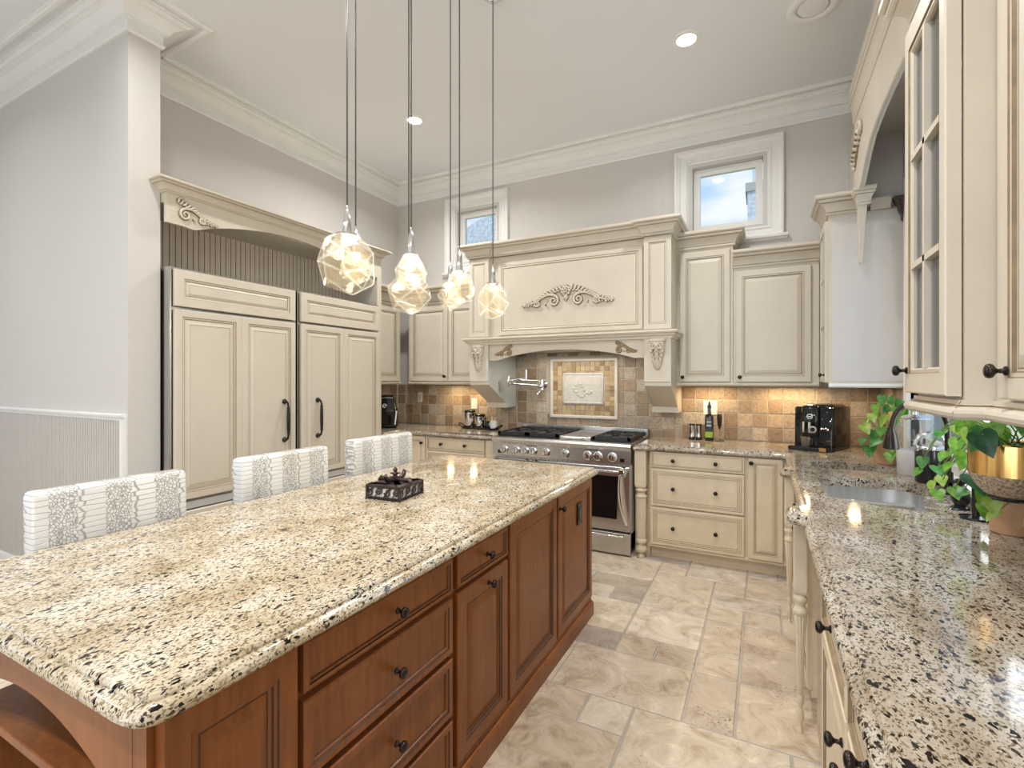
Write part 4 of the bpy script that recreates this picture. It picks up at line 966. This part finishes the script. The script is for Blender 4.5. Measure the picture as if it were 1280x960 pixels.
# ================================================================== PENDANTS
def gem(mb, r, seed, mat_f, mat_e, sub=1.0):
    rnd = random.Random(seed); bm = bmesh.new(); pts = []
    n = 15
    for i in range(n):
        z = 1-2*(i+.5)/n; a = i*2.39996+rnd.uniform(-.35, .35); q = math.sqrt(max(0, 1-z*z)); k = rnd.uniform(.93, 1.06)
        pts.append((r[0]*k*q*math.cos(a), r[1]*k*q*math.sin(a), r[2]*k*max(-.90, min(.88, z*1.08))))
    for p in pts: bm.verts.new(p)
    for k in range(6): bm.verts.new((r[0]*.42*math.cos(k*PI/3), r[1]*.42*math.sin(k*PI/3), r[2]*.96))
    bmesh.ops.convex_hull(bm, input=bm.verts); bmesh.ops.dissolve_limit(bm, angle_limit=R(14), verts=bm.verts, edges=bm.edges)
    loose = [v for v in bm.verts if not v.link_faces]; bmesh.ops.delete(bm, geom=loose, context='VERTS')
    bm.normal_update(); fs0 = len(bm.faces)
    bmesh.ops.bevel(bm, geom=list(bm.edges), offset=min(r)*.045, segments=1, affect='EDGES')
    bm.verts.index_update(); ar = sorted((f.calc_area() for f in bm.faces), reverse=True); cut = ar[min(len(ar)-1, fs0-1)]*.98 if ar else 0
    vs = [tuple(v.co) for v in bm.verts]
    mb.add(vs, [tuple(v.index for v in f.verts) for f in bm.faces if f.calc_area() >= cut], mat_f)
    mb.add(vs, [tuple(v.index for v in f.verts) for f in bm.faces if f.calc_area() < cut], mat_e); bm.free()
def pendant(label, x, y, z, rx, rz, seed, power=3.8, ry=None):
    rx *= 1.09; t = thing('pendant_light', label, 'pendant light', (x, y, z), 0, 'faceted glass pendant lights over the island')
    g = MB('pendant_glass', 'pendant_edge'); gem(g, (rx, ry or rx, rz), seed, 'pendant_glass', 'pendant_edge'); sh = g.build('glass_shade', t)
    g = MB('pendant_core', 'pendant_edge'); gem(g, (rx*.78, rx*.78, rz*.80), seed+50, 'pendant_core', 'pendant_glass'); g.build('inner_facets', sh)
    MB('chrome').lathe([(rx*.36, rz*.93), (rx*.36, rz*1.00), (.019, rz*1.02), (.017, rz*1.02+.02), (.012, rz*1.02+.085), (.005, rz*1.02+.095), (.003, rz*1.02+.115)], n=18).build('cap', t, smooth=40)
    MB('cord_dark').tube([(0, 0, rz*1.02+.10), (0, 0, CEIL-z-.018)], .0032, 8).build('cord', t)
    MB('chrome').lathe([(.055, CEIL-z), (.055, CEIL-z-.014), (.048, CEIL-z-.020), (.006, CEIL-z-.022)], n=24).build('canopy', t, smooth=40)
    MB('bulb_warm').lathe([(.010, rz*.93), (.020, rz*.86), (.022, rz*.78), (.014, rz*.70), (.002, rz*.68)], n=14).build('lamp', t, smooth=50)
    l = bpy.data.lights.new('pendant_glow', 'POINT'); l.energy = power; l.color = (1, .92, .80); l.shadow_soft_size = .03
    o_ = bpy.data.objects.new('pendant_glow', l); COL.objects.link(o_); o_.parent = t; o_.location = (0, 0, rz*.45)
    return t
pendant('largest faceted glass pendant, nearest the camera', -1.45, 1.405, 1.906, .118, .119, 21)
pendant('faceted glass pendant mostly hidden behind the largest one', -1.60, 1.60, 1.95, .070, .070, 33, 3)
pendant('small faceted glass pendant hanging in front of a larger lower one', -1.38, 1.71, 1.932, .074, .080, 42)
pendant('larger low faceted glass pendant partly behind a small higher one', -1.52, 1.865, 1.868, .104, .100, 55)
pendant('faceted glass pendant, fourth along the island, in front of a small low one', -1.42, 2.155, 1.937, .082, .094, 61)
pendant('small low faceted glass pendant behind the fourth along the island', -1.60, 2.334, 1.935, .068, .086, 77, 3)
pendant('faceted glass pendant farthest from the camera, alone before the hood', -1.45, 2.565, 1.926, .098, .112, 83)

# ================================================================== BAR STOOLS
def stool(label, y0, y1, zt):
    w_ = y1-y0; t = thing('bar_stool', label, 'bar stool', (-2.155, (y0+y1)/2, 0), 0, 'white crocodile bar stools')
    mb = MB('crocodile', 'croc_edge'); h = w_/2; n = 7
    def sec(z, ins): return [(-.048+ins, -h+ins, z), (.035-ins, -h+ins, z), (.035-ins, h-ins, z), (-.048+ins, h-ins, z)]
    o1 = [(p[0], p[1]) for p in rrect(-.045, -h, .035, h, .012, 4)]
    mb.rings([[(p[0]+.02*max(0, (z-.62))*-1, p[1], z) for p in offset(o1, i)] for z, i in ((.60, .004), (.61, 0), (zt-.020, 0), (zt-.006, .004), (zt, .014))]); mb.build('backrest', t, smooth=50)
    mb = MB('crocodile'); mb.rings([[(p[0], p[1], z) for p in offset(rrect(.03, -h+.01, .385, h-.01, .03, 4), i)] for z, i in ((.55, .004), (.558, 0), (.625, 0), (.64, .012))]); mb.build('seat', t, smooth=50)
    for lx, ly in ((-.03, -h+.03), (-.03, h-.03), (.35, -h+.04), (.35, h-.04)):
        MB('dark_leg').rings([[(lx+a*k, ly+b*k, z) for a, b in ((-.02, -.02), (.02, -.02), (.02, .02), (-.02, .02))] for z, k in ((0, .7), (.555, 1.0))]).build('leg', t)
    mb = MB('dark_leg'); mb.box((-.02, -h+.05, .20), (.0, h-.05, .225)); mb.box((.34, -h+.06, .20), (.36, h-.06, .225)); mb.build('footrest', t)
    return t
stool('white crocodile-embossed bar stool nearest the camera', .702, 1.185, 1.084)
stool('white crocodile-embossed bar stool in the middle of the three', 1.425, 1.930, 1.092)
stool('white crocodile-embossed bar stool farthest from the camera', 2.115, 2.655, 1.100)

# ================================================================== SMALL THINGS ON THE ISLAND
t = thing('trinket_box', 'openwork dark metal trinket box with a sculpted lid on the island', 'box', (-1.535, 1.785, .914), R(5))
hx, hy, hz = .093, .098, .062
mb = MB('pewter')
mb.box((-hx, -hy, .006), (hx, hy, .010))
for z0, z1 in ((.004, .013), (hz-.009, hz)):
    mb.box((-hx, -hy, z0), (hx, -hy+.008, z1)); mb.box((-hx, hy-.008, z0), (hx, hy, z1)); mb.box((-hx, -hy, z0), (-hx+.008, hy, z1)); mb.box((hx-.008, -hy, z0), (hx, hy, z1))
for sx in (-1, 1):
    for sy in (-1, 1): mb.box((sx*hx-.005*(1+sx)-.0, sy*hy-.005*(1+sy), 0), (sx*hx+.005*(1-sx), sy*hy+.005*(1-sy), hz)); mb.ell((sx*(hx-.006), sy*(hy-.006), .004), (.010, .010, .006))
mb.build('frame', t)
MB('mug_white').box((-hx+.012, -hy+.012, .010), (hx-.012, hy-.012, hz-.012)).build('lining', t)
for side in range(4):
    mb = MB('pewter'); M_ = Matrix.Rotation(side*PI/2, 4, 'Z'); ext = hx if side % 2 == 0 else hy; dist = hy if side % 2 == 0 else hx; mb.M = M_
    for k in range(4):
        cx = -ext+.022+(2*ext-.044)*k/3; sg = 1 if k % 2 else -1
        mb.tube([(cx+sg*.017*(1-q/16)*math.cos(q*.62), -dist+.005, .034+sg*.019*(1-q/18)*math.sin(q*.62)) for q in range(13)], .0034, 5)
        mb.tube([(cx-.020, -dist+.005, .014), (cx-.004, -dist+.004, .034), (cx+.020, -dist+.005, .052)], .003, 5); mb.ell((cx+.012, -dist+.004, .044-.01*sg), (.006, .003, .008)); mb.ell((cx-.012, -dist+.004, .024+.01*sg), (.006, .003, .008))
    mb.build('scrollwork', t, smooth=50)
mb = MB('pewter'); mb.rings([[(p[0], p[1], z) for p in offset(rrect(-hx, -hy, hx, hy, .004, 2), i)] for z, i in ((hz, .0), (hz+.003, .0), (hz+.007, .016), (hz+.010, .030))]); ld = mb.build('lid', t)
mb = MB('pewter')
mb.lathe([(.012, hz+.010), (.016, hz+.020), (.010, hz+.032), (.013, hz+.040), (.006, hz+.050), (.011, hz+.058), (.007, hz+.068), (.002, hz+.074)], n=10)
for k in range(4): a = k*PI/2+.4; mb.ell((.016*math.cos(a), .016*math.sin(a), hz+.044), (.009, .009, .005))
for s_ in (-1, 1):
    mb.tube([(0, s_*.012, hz+.018), (0, s_*.04, hz+.016), (0, s_*.064, hz+.024), (0, s_*.076, hz+.042), (0, s_*.066, hz+.048)], [.008, .010, .012, .010, .005], 8)
    mb.tube([(s_*.010, 0, hz+.016), (s_*.05, 0, hz+.014), (s_*.078, 0, hz+.018), (s_*.090, 0, hz+.004)], [.008, .009, .012, .010], 8)
mb.build('finial', ld, smooth=50)

# ================================================================== THINGS ON THE BACK COUNTER
def plate(name, label, u, z, place_rz, loc, w_=.07, h_=.115, kind='outlet', dk='plate_tan'):
    t = thing(name, label, 'outlet', loc, place_rz)
    MB('white_plastic').box((-w_/2, -.006, -h_/2), (w_/2, 0, h_/2)).build('cover_plate', t, bevel=.003)
    MB(dk).box((-w_/4, -.009, -h_/3.4), (w_/4, -.005, h_/3.4)).build('receptacle', t, bevel=.002)
    return t
plate('wall_outlet', 'outlet plate on the tiles under the left wall cabinets', 0, 0, 0, (-3.66, YB-.0125, 1.245), dk='plate_tan')
plate('wall_outlet', 'white outlet plate on the tiles behind the steel canisters', 0, 0, 0, (-2.90, YB-.0125, 1.185), .075, .12, dk='white_plastic')
plate('wall_outlet', 'wide white switch plate on the tiles behind the oil bottle', 0, 0, 0, (-.422, YB-.0125, 1.205), .115, .125, dk='white_plastic')
t = thing('oil_bottle', 'tall black square bottle with a green label beside the range', 'bottle', (-.418, 4.575, ZC))
mb = MB('black_gloss'); mb.rings([[(p[0]*k, p[1]*k, z) for p in rrect(-.034, -.034, .034, .034, .008, 3)] for z, k in ((0, .96), (.004, 1), (.205, 1), (.222, .85), (.235, .45), (.245, .40), (.285, .38))]); mb.build('bottle_body', t, smooth=35)
MB('black').lathe([(.016, .283), (.017, .290), (.017, .305), (.010, .312), (.007, .335), (.004, .340)], n=14).build('pourer', t, smooth=45)
mb = MB('label_green', 'cream_label'); mb.box((-.030, -.0352, .030), (.030, -.0340, .080)); mb.box((-.030, -.0352, .080), (.030, -.0340, .110), 'black')
mb.box((-.020, -.0352, .160), (.020, -.0340, .168), 'cream_label'); mb.box((-.018, -.0352, .135), (.018, -.0340, .139), 'cream_label'); mb.box((-.020, -.0352, .126), (.020, -.0340, .130), 'cream_label'); mb.build('label', t)
for k, (x, lb) in enumerate(((-.562, 'steel pepper mill beside the range, farther from the oil bottle'), (-.506, 'steel salt mill right beside the oil bottle'))):
    t = thing('spice_mill', lb, 'mill', (x, 4.585, ZC), 0, 'steel spice mills')
    MB('black').lathe([(.025, 0), (.026, .004), (.026, .022), (.024, .026)], n=20).build('base', t, smooth=40)
    MB('chrome').lathe([(.0245, .026), (.0245, .125)], n=20).build('body', t, smooth=40)
    MB('black').lathe([(.0255, .125), (.0255, .134), (.022, .140), (.003, .141)], n=20).build('cap', t, smooth=40)
t = thing('milk_frother', 'black handheld milk frother upright on a thin wire stand', 'frother', (-.335, 4.56, ZC))
MB('black').tube([(.036*math.cos(q*PI/8), .036*math.sin(q*PI/8), .004) for q in range(16)], .003, 6, closed=True).build('stand_base', t)
MB('chrome').tube([(0, 0, .10), (0, 0, .004)], .002, 6).build('whisk_shaft', t); MB('chrome').tube([(-.035, 0, .004), (0, 0, .005), (.035, 0, .004)], .002, 6).build('stand_wire', t)
MB('black').lathe([(.004, .10), (.012, .125), (.018, .16), (.020, .20), (.020, .225), (.014, .235)], n=16).build('handle', t, smooth=45)
MB('chrome').lathe([(.011, .234), (.009, .243), (.002, .245)], n=12).build('button', t, smooth=45)
# coffee machine
t = thing('coffee_machine', 'glossy black automatic coffee machine with chrome spouts on the corner counter', 'coffee machine', (.335, 4.30, ZC), R(-24))
mw, md, mh = .135, .365, .325
mb = MB('black_gloss'); mb.rings([[(p[0], p[1], z) for p in offset(rrect(-mw, 0, mw, md, .02, 4), i)] for z, i in ((0, .006), (.006, 0), (mh-.012, 0), (mh, .010))]); mb.build('body', t, smooth=40)
mb = MB('black_gloss'); mb.rings([[(p[0], p[1], z) for p in offset(rrect(-.075, -.035, .045, .04, .02, 4), i)] for z, i in ((.105, .004), (.11, 0), (mh-.004, 0), (mh+.012, .012))]); mb.build('front_column', t, smooth=40)
mb = MB('black'); mb.rings([[(p[0], p[1], z) for p in offset(rrect(-mw+.055, .02, mw-.01, md-.05, .05, 5), i)] for z, i in ((mh, 0), (mh+.010, .0), (mh+.018, .02))]); mb.build('lid', t, smooth=40)
mb = MB('chrome', 'black')
for sx in (-.052, -.012): mb.rings([[(sx+a*.011, -.036-b, z) for a, b in ((-1, 0), (-.6, .010), (.6, .010), (1, 0))] for z in (.135, .215)])
mb.lathe([(.026, -.046), (.026, -.036)], (.012, 0, .160), 'y', 20); mb.lathe([(.017, -.048), (.017, -.036)], (.012, 0, .160), 'y', 20, 'black'); mb.build('coffee_spout', t, smooth=40)
mb = MB('white_plastic', 'black'); mb.lathe([(.020, -.0385), (.020, -.034)], (-.012, 0, .255), 'y', 20); mb.lathe([(.015, -.0395), (.015, -.034)], (-.012, 0, .255), 'y', 20, 'black'); mb.box((-.024, -.0405, .251), (0, -.036, .258), 'white_plastic'); mb.build('logo_ring', t, smooth=40)
MB('black').box((-.045, -.0362, .275), (.012, -.034, .318)).build('display', t)
mb = MB('black', 'chrome'); mb.lathe([(.026, -.010), (.028, .002)], (.090, 0, .255), 'y', 18); 
for k in range(3): a = PI/2+k*2*PI/3; mb.ell((.090+.036*math.cos(a), -.001, .255+.036*math.sin(a)), (.004, .002, .004), 'chrome')
mb.build('dial', t, smooth=40)
mb = MB('black'); mb.rings([[(p[0], p[1], z) for p in offset(rrect(-mw-.02, -.085, mw-.015, .0, .03, 4), i)] for z, i in ((.002, .004), (.006, 0), (.024, 0), (.030, .006))]); mb.build('drip_tray', t, smooth=40)
MB('brass').box((.068, -.088, .006), (.112, -.084, .034)).build('badge', t)
MB('chrome').box((.085, -.004, .075), (.125, .0, .083)).build('steam_nozzle', t)
t = thing('glass_cup', 'small clear glass cup under the coffee machine spouts', 'cup', (.335-.038*math.cos(R(-24))-(-.045)*math.sin(R(-24)), 4.30+(-.038)*math.sin(R(-24))+(-.045)*math.cos(R(-24)), ZC+.0305))
MB('smoke_glass').lathe([(.022, 0), (.026, .003), (.032, .072), (.030, .072), (.024, .006), (.002, .006)], n=20).build('cup_body', t, smooth=40)
MB('smoke_glass').tube([(.028, 0, .058), (.046, 0, .052), (.044, 0, .026), (.026, 0, .018)], .004, 6).build('handle', t, smooth=40)
# countertop oven / air fryer in the left corner
t = thing('air_fryer', 'black countertop air fryer with silver trim in the left corner beside the refrigerator', 'air fryer', (-3.73, 4.20, ZC), R(38))
mb = MB('black'); mb.rings([[(p[0], p[1], z) for p in offset(rrect(-.12, -.14, .12, .14, .05, 5), i)] for z, i in ((0, .02), (.02, .0), (.20, .004), (.215, .010), (.33, .035), (.355, .07))]); mb.build('body', t, smooth=40)
mb = MB('black_gloss'); mb.prism([(-.085, .04), (.085, .04), (.10, .19), (-.10, .19)], -.158, -.135, 'y'); dr = mb.build('drawer', t, bevel=.006)
mb = MB('white_plastic')
for sx in (-1, 1): mb.prism([(sx*.088, .04), (sx*.100, .04), (sx*.118, .19), (sx*.104, .19)][::sx], -.164, -.14, 'y')
mb.build('side_trim', dr)
mb = MB('black_gloss'); mb.add([(-.095, -.142, .205), (.095, -.142, .205), (.075, -.112, .325), (-.075, -.112, .325)], [(0, 1, 2, 3)]); mb.build('control_panel', t)
mb = MB('white_plastic'); mb.tube([(-.016+.020*math.cos(q*.5), -.137+.008*math.sin(q*.5), .245+.020*math.sin(q*.5)) for q in range(11)], .003, 5); mb.box((-.036, -.139, .242), (.004, -.135, .247)); mb.build('logo', t)
MB('chrome').tube([(-.07, -.113, .328), (0, -.118, .332), (.07, -.113, .328)], .005, 6).build('trim_bar', t)
# tray with canisters and mugs
t = thing('serving_tray', 'black oval tray with two loop handles holding canisters and mugs', 'tray', (-2.72, 4.53, ZC), R(-4))
mb = MB('black'); o1 = rrect(-.225, -.092, .225, .092, .08, 6); mb.rings([[(p[0], p[1], z) for p in offset(o1, i)] for z, i in ((0, .012), (.004, .004), (.020, 0), (.020, .005), (.008, .010))]); mb.build('tray_base', t, smooth=40)
for sx in (-1, 1): MB('black').tube([(sx*.222, -.035, .016), (sx*.262, -.035, .040), (sx*.285, 0, .052), (sx*.262, .035, .040), (sx*.222, .035, .016)], .006, 7).build('handle', t, smooth=50)
def canister(label, x, y, r, h):
    t = thing('canister', label, 'canister', (x, y, ZC+.0085), 0, 'steel canisters on the tray')
    MB('chrome').lathe([(r*.98, 0), (r, .003), (r, h)], n=28).build('body', t, smooth=40)
    MB('black').lathe([(r*1.03, h), (r*1.04, h+.004), (r*1.04, h+.020), (r*.9, h+.026), (.004, h+.028)], n=28).build('lid', t, smooth=40)
    MB('black').tube([(r+.002, -.006, h-.02), (r+.018, -.010, h-.005), (r+.014, -.010, h-.05), (r+.002, -.006, h-.055)], .005, 6).build('clamp', t, smooth=40)
canister('taller steel canister with black lid on the tray', -2.852, 4.535, .058, .165)
canister('shorter steel canister with black lid on the tray', -2.718, 4.528, .054, .125)
def mug(label, x, y, r, h, mat, rz, mark=None):
    t = thing('mug', label, 'mug', (x, y, ZC+.0085), rz, 'mugs on the tray')
    MB(mat).lathe([(r*.85, 0), (r*.95, .004), (r, .02), (r, h), (r*.9, h), (r*.88, .01), (.002, .01)], n=24).build('mug_body', t, smooth=40)
    MB(mat).tube([(r*.95, 0, h*.78), (r+.020, 0, h*.75), (r+.022, 0, h*.35), (r*.95, 0, h*.25)], .005, 7).build('handle', t, smooth=50)
    if mark: MB('mug_white').ell((-.01, -r-.0, h*.55), (r*.55, .004, h*.28)).build('print', t, smooth=50)
    return t
mug('black mug with a white print on the tray', -2.618, 4.525, .032, .075, 'black', 1.5, True)
mug('white mug holding tea sticks on the tray', -2.548, 4.518, .036, .085, 'mug_white', 1.2)
for k, (dx, dz, tl) in enumerate(((-.010, .145, -.012), (.012, .118, .006))):
    o_ = MB('cream_label').tube([(-2.548+dx*.6, 4.518, ZC+.0205), (-2.548+dx+tl, 4.521, ZC+dz)], .005, 6).build('tea_stick'); tag(o_, ['taller pale tea stick leaning left in the white mug', 'shorter pale tea stick upright in the white mug'][k], 'stick')

# ================================================================== SINK SIDE
t = thing('kitchen_faucet', 'dark bronze gooseneck kitchen faucet arching over the double sink', 'faucet', (.768, 2.96, ZC))
MB('bronze').lathe([(.034, 0), (.034, .008), (.026, .014), (.020, .03), (.022, .07), (.016, .09), (.0135, .10)], n=20).build('base', t, smooth=40)
pts = [(0, 0, .09), (0, 0, .30)]+[(-.105+.105*math.cos(a), 0, .30+.13*math.sin(a)) for a in [PI*k/14 for k in range(1, 15)]]+[(-.213, 0, .275)]
MB('bronze').tube(pts, .0125, 12).build('spout', t, smooth=50)
MB('bronze').lathe([(.014, .300), (.016, .296), (.016, .284), (.022, .275), (.026, .252), (.030, .222), (.033, .206), (.033, .198), (.027, .194), (.004, .194)], (-.214, 0, 0), n=20).build('spray_head', t, smooth=40)
MB('bronze').tube([(.0, -.015, .055), (0, -.05, .07), (-.01, -.085, .11)], [.010, .008, .007], 8).build('lever', t, smooth=50)
t = thing('soap_dispenser', 'small black penguin-shaped soap pump on the granite by the sink', 'soap dispenser', (.722, 2.63, ZC))
MB('black').lathe([(.026, 0), (.030, .004), (.030, .010), (.020, .016), (.030, .035), (.032, .055), (.027, .080), (.016, .095), (.012, .104)], n=18).build('body', t, smooth=45)
MB('black').lathe([(.012, .103), (.020, .108), (.021, .116), (.014, .124), (.003, .126)], n=16).build('head', t, smooth=45)
MB('black').tube([(.0, .0, .115), (-.03, -.012, .114)], .007, 7).build('nozzle', t, smooth=45)
mb = MB('chrome')
for sy in (-1, 1): mb.ell((-.022, sy*.018, .004), (.022, .012, .004))
mb.build('feet', t, smooth=50)
t = thing('water_pitcher', 'grey and clear glass water pitcher beside the faucet', 'pitcher', (.755, 3.46, ZC))
MB('grey_ceramic').lathe([(.075, 0), (.080, .006), (.083, .13), (.080, .14)], n=28).build('base', t, smooth=40)
MB('clear_glass').lathe([(.080, .14), (.084, .20), (.080, .28), (.066, .315), (.062, .315), (.076, .278), (.080, .20), (.077, .142)], n=28, cap=False).build('glass_body', t, smooth=40)
MB('chrome').lathe([(.068, .312), (.070, .320), (.055, .332), (.02, .338), (.016, .355), (.004, .358)], n=28).build('lid', t, smooth=40)
t = thing('sugar_jar', 'black jar with a chrome clamp lid beside the grey pitcher', 'jar', (.765, 3.235, ZC))
MB('black').lathe([(.055, 0), (.060, .006), (.060, .165), (.056, .172)], n=26).build('body', t, smooth=40)
MB('chrome').lathe([(.060, .172), (.062, .178), (.058, .190), (.004, .195)], n=26).build('lid', t, smooth=40)
MB('chrome').tube([(-.052, -.02, .165), (-.066, -.02, .20), (-.045, -.02, .245), (0, -.02, .262), (.045, -.02, .245), (.060, -.02, .20)], .010, 8).build('bail_handle', t, smooth=50)

# pots and vines
def leaf(mb, p, s, mats, rnd, face=None):
    # heart-shaped leaf, tip hanging down and outwards
    az = rnd.uniform(-.9, .9)+PI/2*0; tilt = rnd.uniform(.2, 1.1); roll = rnd.uniform(-.6, .6)
    base = Matrix.Rotation(face if face is not None else rnd.uniform(-PI, PI), 4, 'Z') @ Matrix.Rotation(roll, 4, 'Y') @ Matrix.Rotation(-tilt, 4, 'X')
    # leaf plane: x across, z along (tip at -z); normal -y
    out = [(0, .28), (.22, .46), (.46, .44), (.62, .20), (.60, -.10), (.44, -.46), (.22, -.82), (0, -1.12)]
    vs = []; cur = lambda x, z: -.16*abs(x)+.20*z*z*.5
    ring = out+[(-x, z) for x, z in out[-2:0:-1]]
    for k, sc in ((0, 0), (1, .55), (2, 1)):
        if k == 0: continue
        for x, z in ring: vs.append((x*sc, cur(x*sc, z*sc), z*sc-.05))
    n = len(ring); vs.append((0, 0, -.05)); fs = [(i, (i+1) % n, 2*n) for i in range(n)]+[(i, i+n, (i+1) % n+n, (i+1) % n) for i in range(n)]
    M_ = Matrix.Translation(p) @ base @ Matrix.Diagonal((s*.86, s*.86, s*.86, 1))
    mb.M = M_; mb.add(vs, fs, rnd.choice(mats)); mb.M = Matrix()
def vine(t, leaves, root, seed, mats=('leaf_a', 'leaf_a', 'leaf_b', 'leaf_c'), face=-.45, sag=.05):
    rnd = random.Random(seed); L_ = Vector(t.location)
    fo = MB('leaf_a', 'leaf_b', 'leaf_c', 'leaf_dark'); st = MB('stem_green')
    for x, y, z, s in leaves:
        p = Vector((x, y, z))-L_; r0 = Vector(root)+Vector((rnd.uniform(-.03, .03), rnd.uniform(-.03, .03), 0))
        leaf(fo, p, s*1.08, mats if s < .062 else ('leaf_dark', 'leaf_b'), rnd, face+rnd.uniform(-.6, .6))
        m_ = (r0+p)/2+Vector((rnd.uniform(-.02, .02), rnd.uniform(-.02, .02), sag+.3*max(0, (r0-p).length-.1)*(1 if p.z < r0.z else .3)))
        pts = [r0*(1-u)**2+m_*2*u*(1-u)+(p+Vector((0, 0, s*.15)))*u*u for u in [k/7 for k in range(8)]]
        st.tube(pts, .0022, 5)
    fo.build('foliage', t, smooth=60); st.build('stem', t, smooth=60)
def pot(t, prof, mat, soil_z, soil_r, n=28):
    MB(mat).lathe(prof, n=n).build('pot', t, smooth=35); MB('soil').lathe([(soil_r, soil_z-.01), (soil_r, soil_z), (.004, soil_z+.004)], n=20).build('soil', t)
t = thing('potted_vine', 'green vine in a terracotta pot on the counter behind the coffee machine', 'potted plant', (.690, 3.83, ZC))
pot(t, [(.050, 0), (.054, .004), (.070, .15), (.076, .152), (.076, .175), (.068, .175), (.062, .14), (.004, .14)], 'terracotta', .15, .062)
A = [(0.653, 3.72, 1.347, .05), (0.621, 3.72, 1.291, .055), (0.689, 3.74, 1.283, .05), (0.745, 3.74, 1.319, .05), (0.601, 3.72, 1.236, .05), (0.661, 3.70, 1.224, .06), (0.564, 3.72, 1.165, .055), (0.72, 3.70, 1.216, .06), (0.56, 3.72, 1.085, .055), (0.621, 3.70, 1.088, .06), (0.589, 3.72, 1.032, .065), (0.70, 3.68, 1.054, .055), (0.680, 3.66, 1.005, .055), (0.726, 3.70, 1.275, .06), (0.761, 3.72, 1.261, .05), (0.641, 3.70, 1.154, .05), (.61, 3.75, 1.13, .05), (.63, 3.78, 1.25, .055), (.58, 3.76, 1.20, .05), (.70, 3.76, 1.34, .05)]
vine(t, A, (0, 0, .15), 4)
t = thing('brass_planter', 'round brass planter with a leafy vine on a black iron stand', 'potted plant', (.712, 2.14, ZC))
MB('brass').lathe([(.100, .232), (.104, .228), (.104, .325), (.100, .330), (.096, .325), (.096, .24), (.004, .24)], n=40).build('pot', t, smooth=35)
MB('mosaic_glass').lathe([(.104, .229), (.100, .215), (.088, .190), (.066, .165), (.04, .150), (.003, .146)], n=40).build('bowl', t, smooth=45)
MB('soil').lathe([(.095, .305), (.09, .312), (.004, .316)], n=20).build('soil', t)
st_ = MB('black'); st_.tube([(.050*math.cos(q*PI/10), .050*math.sin(q*PI/10), .150) for q in range(20)], .006, 6, closed=True)
st_.build('stand_ring', t)
MB('black').lathe([(.050, 0), (.050, .008), (.014, .014)], (.012, .335, 0), n=24).build('stand_foot', t, smooth=40)
MB('black').tube([(.012, .335, .010), (.012, .335, .12), (.008, .31, .165), (.0, .22, .185), (-.01, .12, .165), (-.008, .055, .150)], [.012, .012, .014, .016, .014, .008], 10).build('stand_arm', t, smooth=50)
B = [(0.68, 2.509, 1.211, 0.055), (0.68, 2.641, 1.149, 0.05), (0.68, 2.416, 1.171, 0.058), (0.68, 2.757, 1.071, 0.05), (0.68, 2.825, 0.995, 0.05), (0.68, 2.757, 0.965, 0.048), (0.68, 2.545, 1.018, 0.04), (0.68, 2.441, 1.033, 0.036), (0.68, 2.98, 1.074, 0.045), (0.655, 2.245, 1.114, 0.070), (0.68, 2.483, 1.27, 0.05), (0.68, 2.36, 1.264, 0.055), (0.68, 2.714, 1.233, 0.045), (0.68, 2.441, 1.295, 0.045), (0.68, 2.592, 1.114, 0.045), (0.68, 3.05, 1.011, 0.035), (0.68, 2.703, 1.035, 0.04),
     (0.68, 2.332, 1.302, 0.045), (0.70, 2.249, 1.298, 0.05), (0.70, 2.185, 1.325, 0.045), (0.66, 2.114, 1.299, 0.055), (0.62, 2.060, 1.285, 0.062), (0.60, 2.0, 1.281, 0.062), (0.70, 2.3, 1.251, 0.045), (0.69, 2.16, 1.285, 0.05), (.74, 2.10, 1.31, .05), (.76, 2.03, 1.30, .05), (.70, 2.02, 1.33, .05)]
vine(t, B, (0, 0, .315), 9, sag=.03)
t = thing('terracotta_planter', 'smooth terracotta pot with trailing leaves below the brass planter', 'potted plant', (.768, 2.305, ZC))
pot(t, [(.052, 0), (.056, .003), (.058, .14), (.055, .165), (.044, .178), (.042, .178), (.040, .165), (.004, .165)], 'terracotta', .168, .040)
vine(t, [(0.690, 2.215, 1.045, 0.045), (0.705, 2.235, 1.00, 0.042), (0.69, 2.29, 1.06, 0.042), (0.70, 2.33, 1.00, 0.040)], (0, 0, .17), 12, mats=('leaf_a', 'leaf_c'), sag=.0)

# ================================================================== OUTSIDE THE CLERESTORY WINDOWS
t = thing('neighbouring_house', 'grey shingled roof of the neighbouring house outside the left clerestory window', 'house', (-9.0, 14.0, 0))
mb = MB('roof_grey'); mb.prism([(-7.0, 3.9), (2.6, 7.57), (4.2, 3.9)], 0, 9, 'y'); mb.build('roof', t)
MB('terracotta').box((-6.7, .3, 0), (4.0, 8.7, 3.9)).build('wall', t)
t = thing('chimney', 'grey stone chimney outside the right clerestory window', 'chimney', (-.36, 14.0, 0))
MB('roof_grey').box((0, 0, 0), (1.0, 1.0, 6.30)).build('stack', t); MB('plaque_stone').box((-.05, -.05, 6.30), (1.05, 1.05, 6.52)).build('cap', t); MB('white_trim').lathe([(.25, 6.52), (.25, 8.0)], (.36, .3, 0), n=16).build('flue', t)
MB('stem_green').prism([(-30, 4.95), (.99, 4.95), (.99, -20), (40, -20), (40, 60), (-30, 60)], -.30, -.12, 'z').build('ground')['kind'] = 'structure'
MB('white_trim').box((.99, -6, -.121), (9, 12, -.10)).build('added_patio')['kind'] = 'structure'  # pale patio slab added to brighten the outdoors beyond the sink window
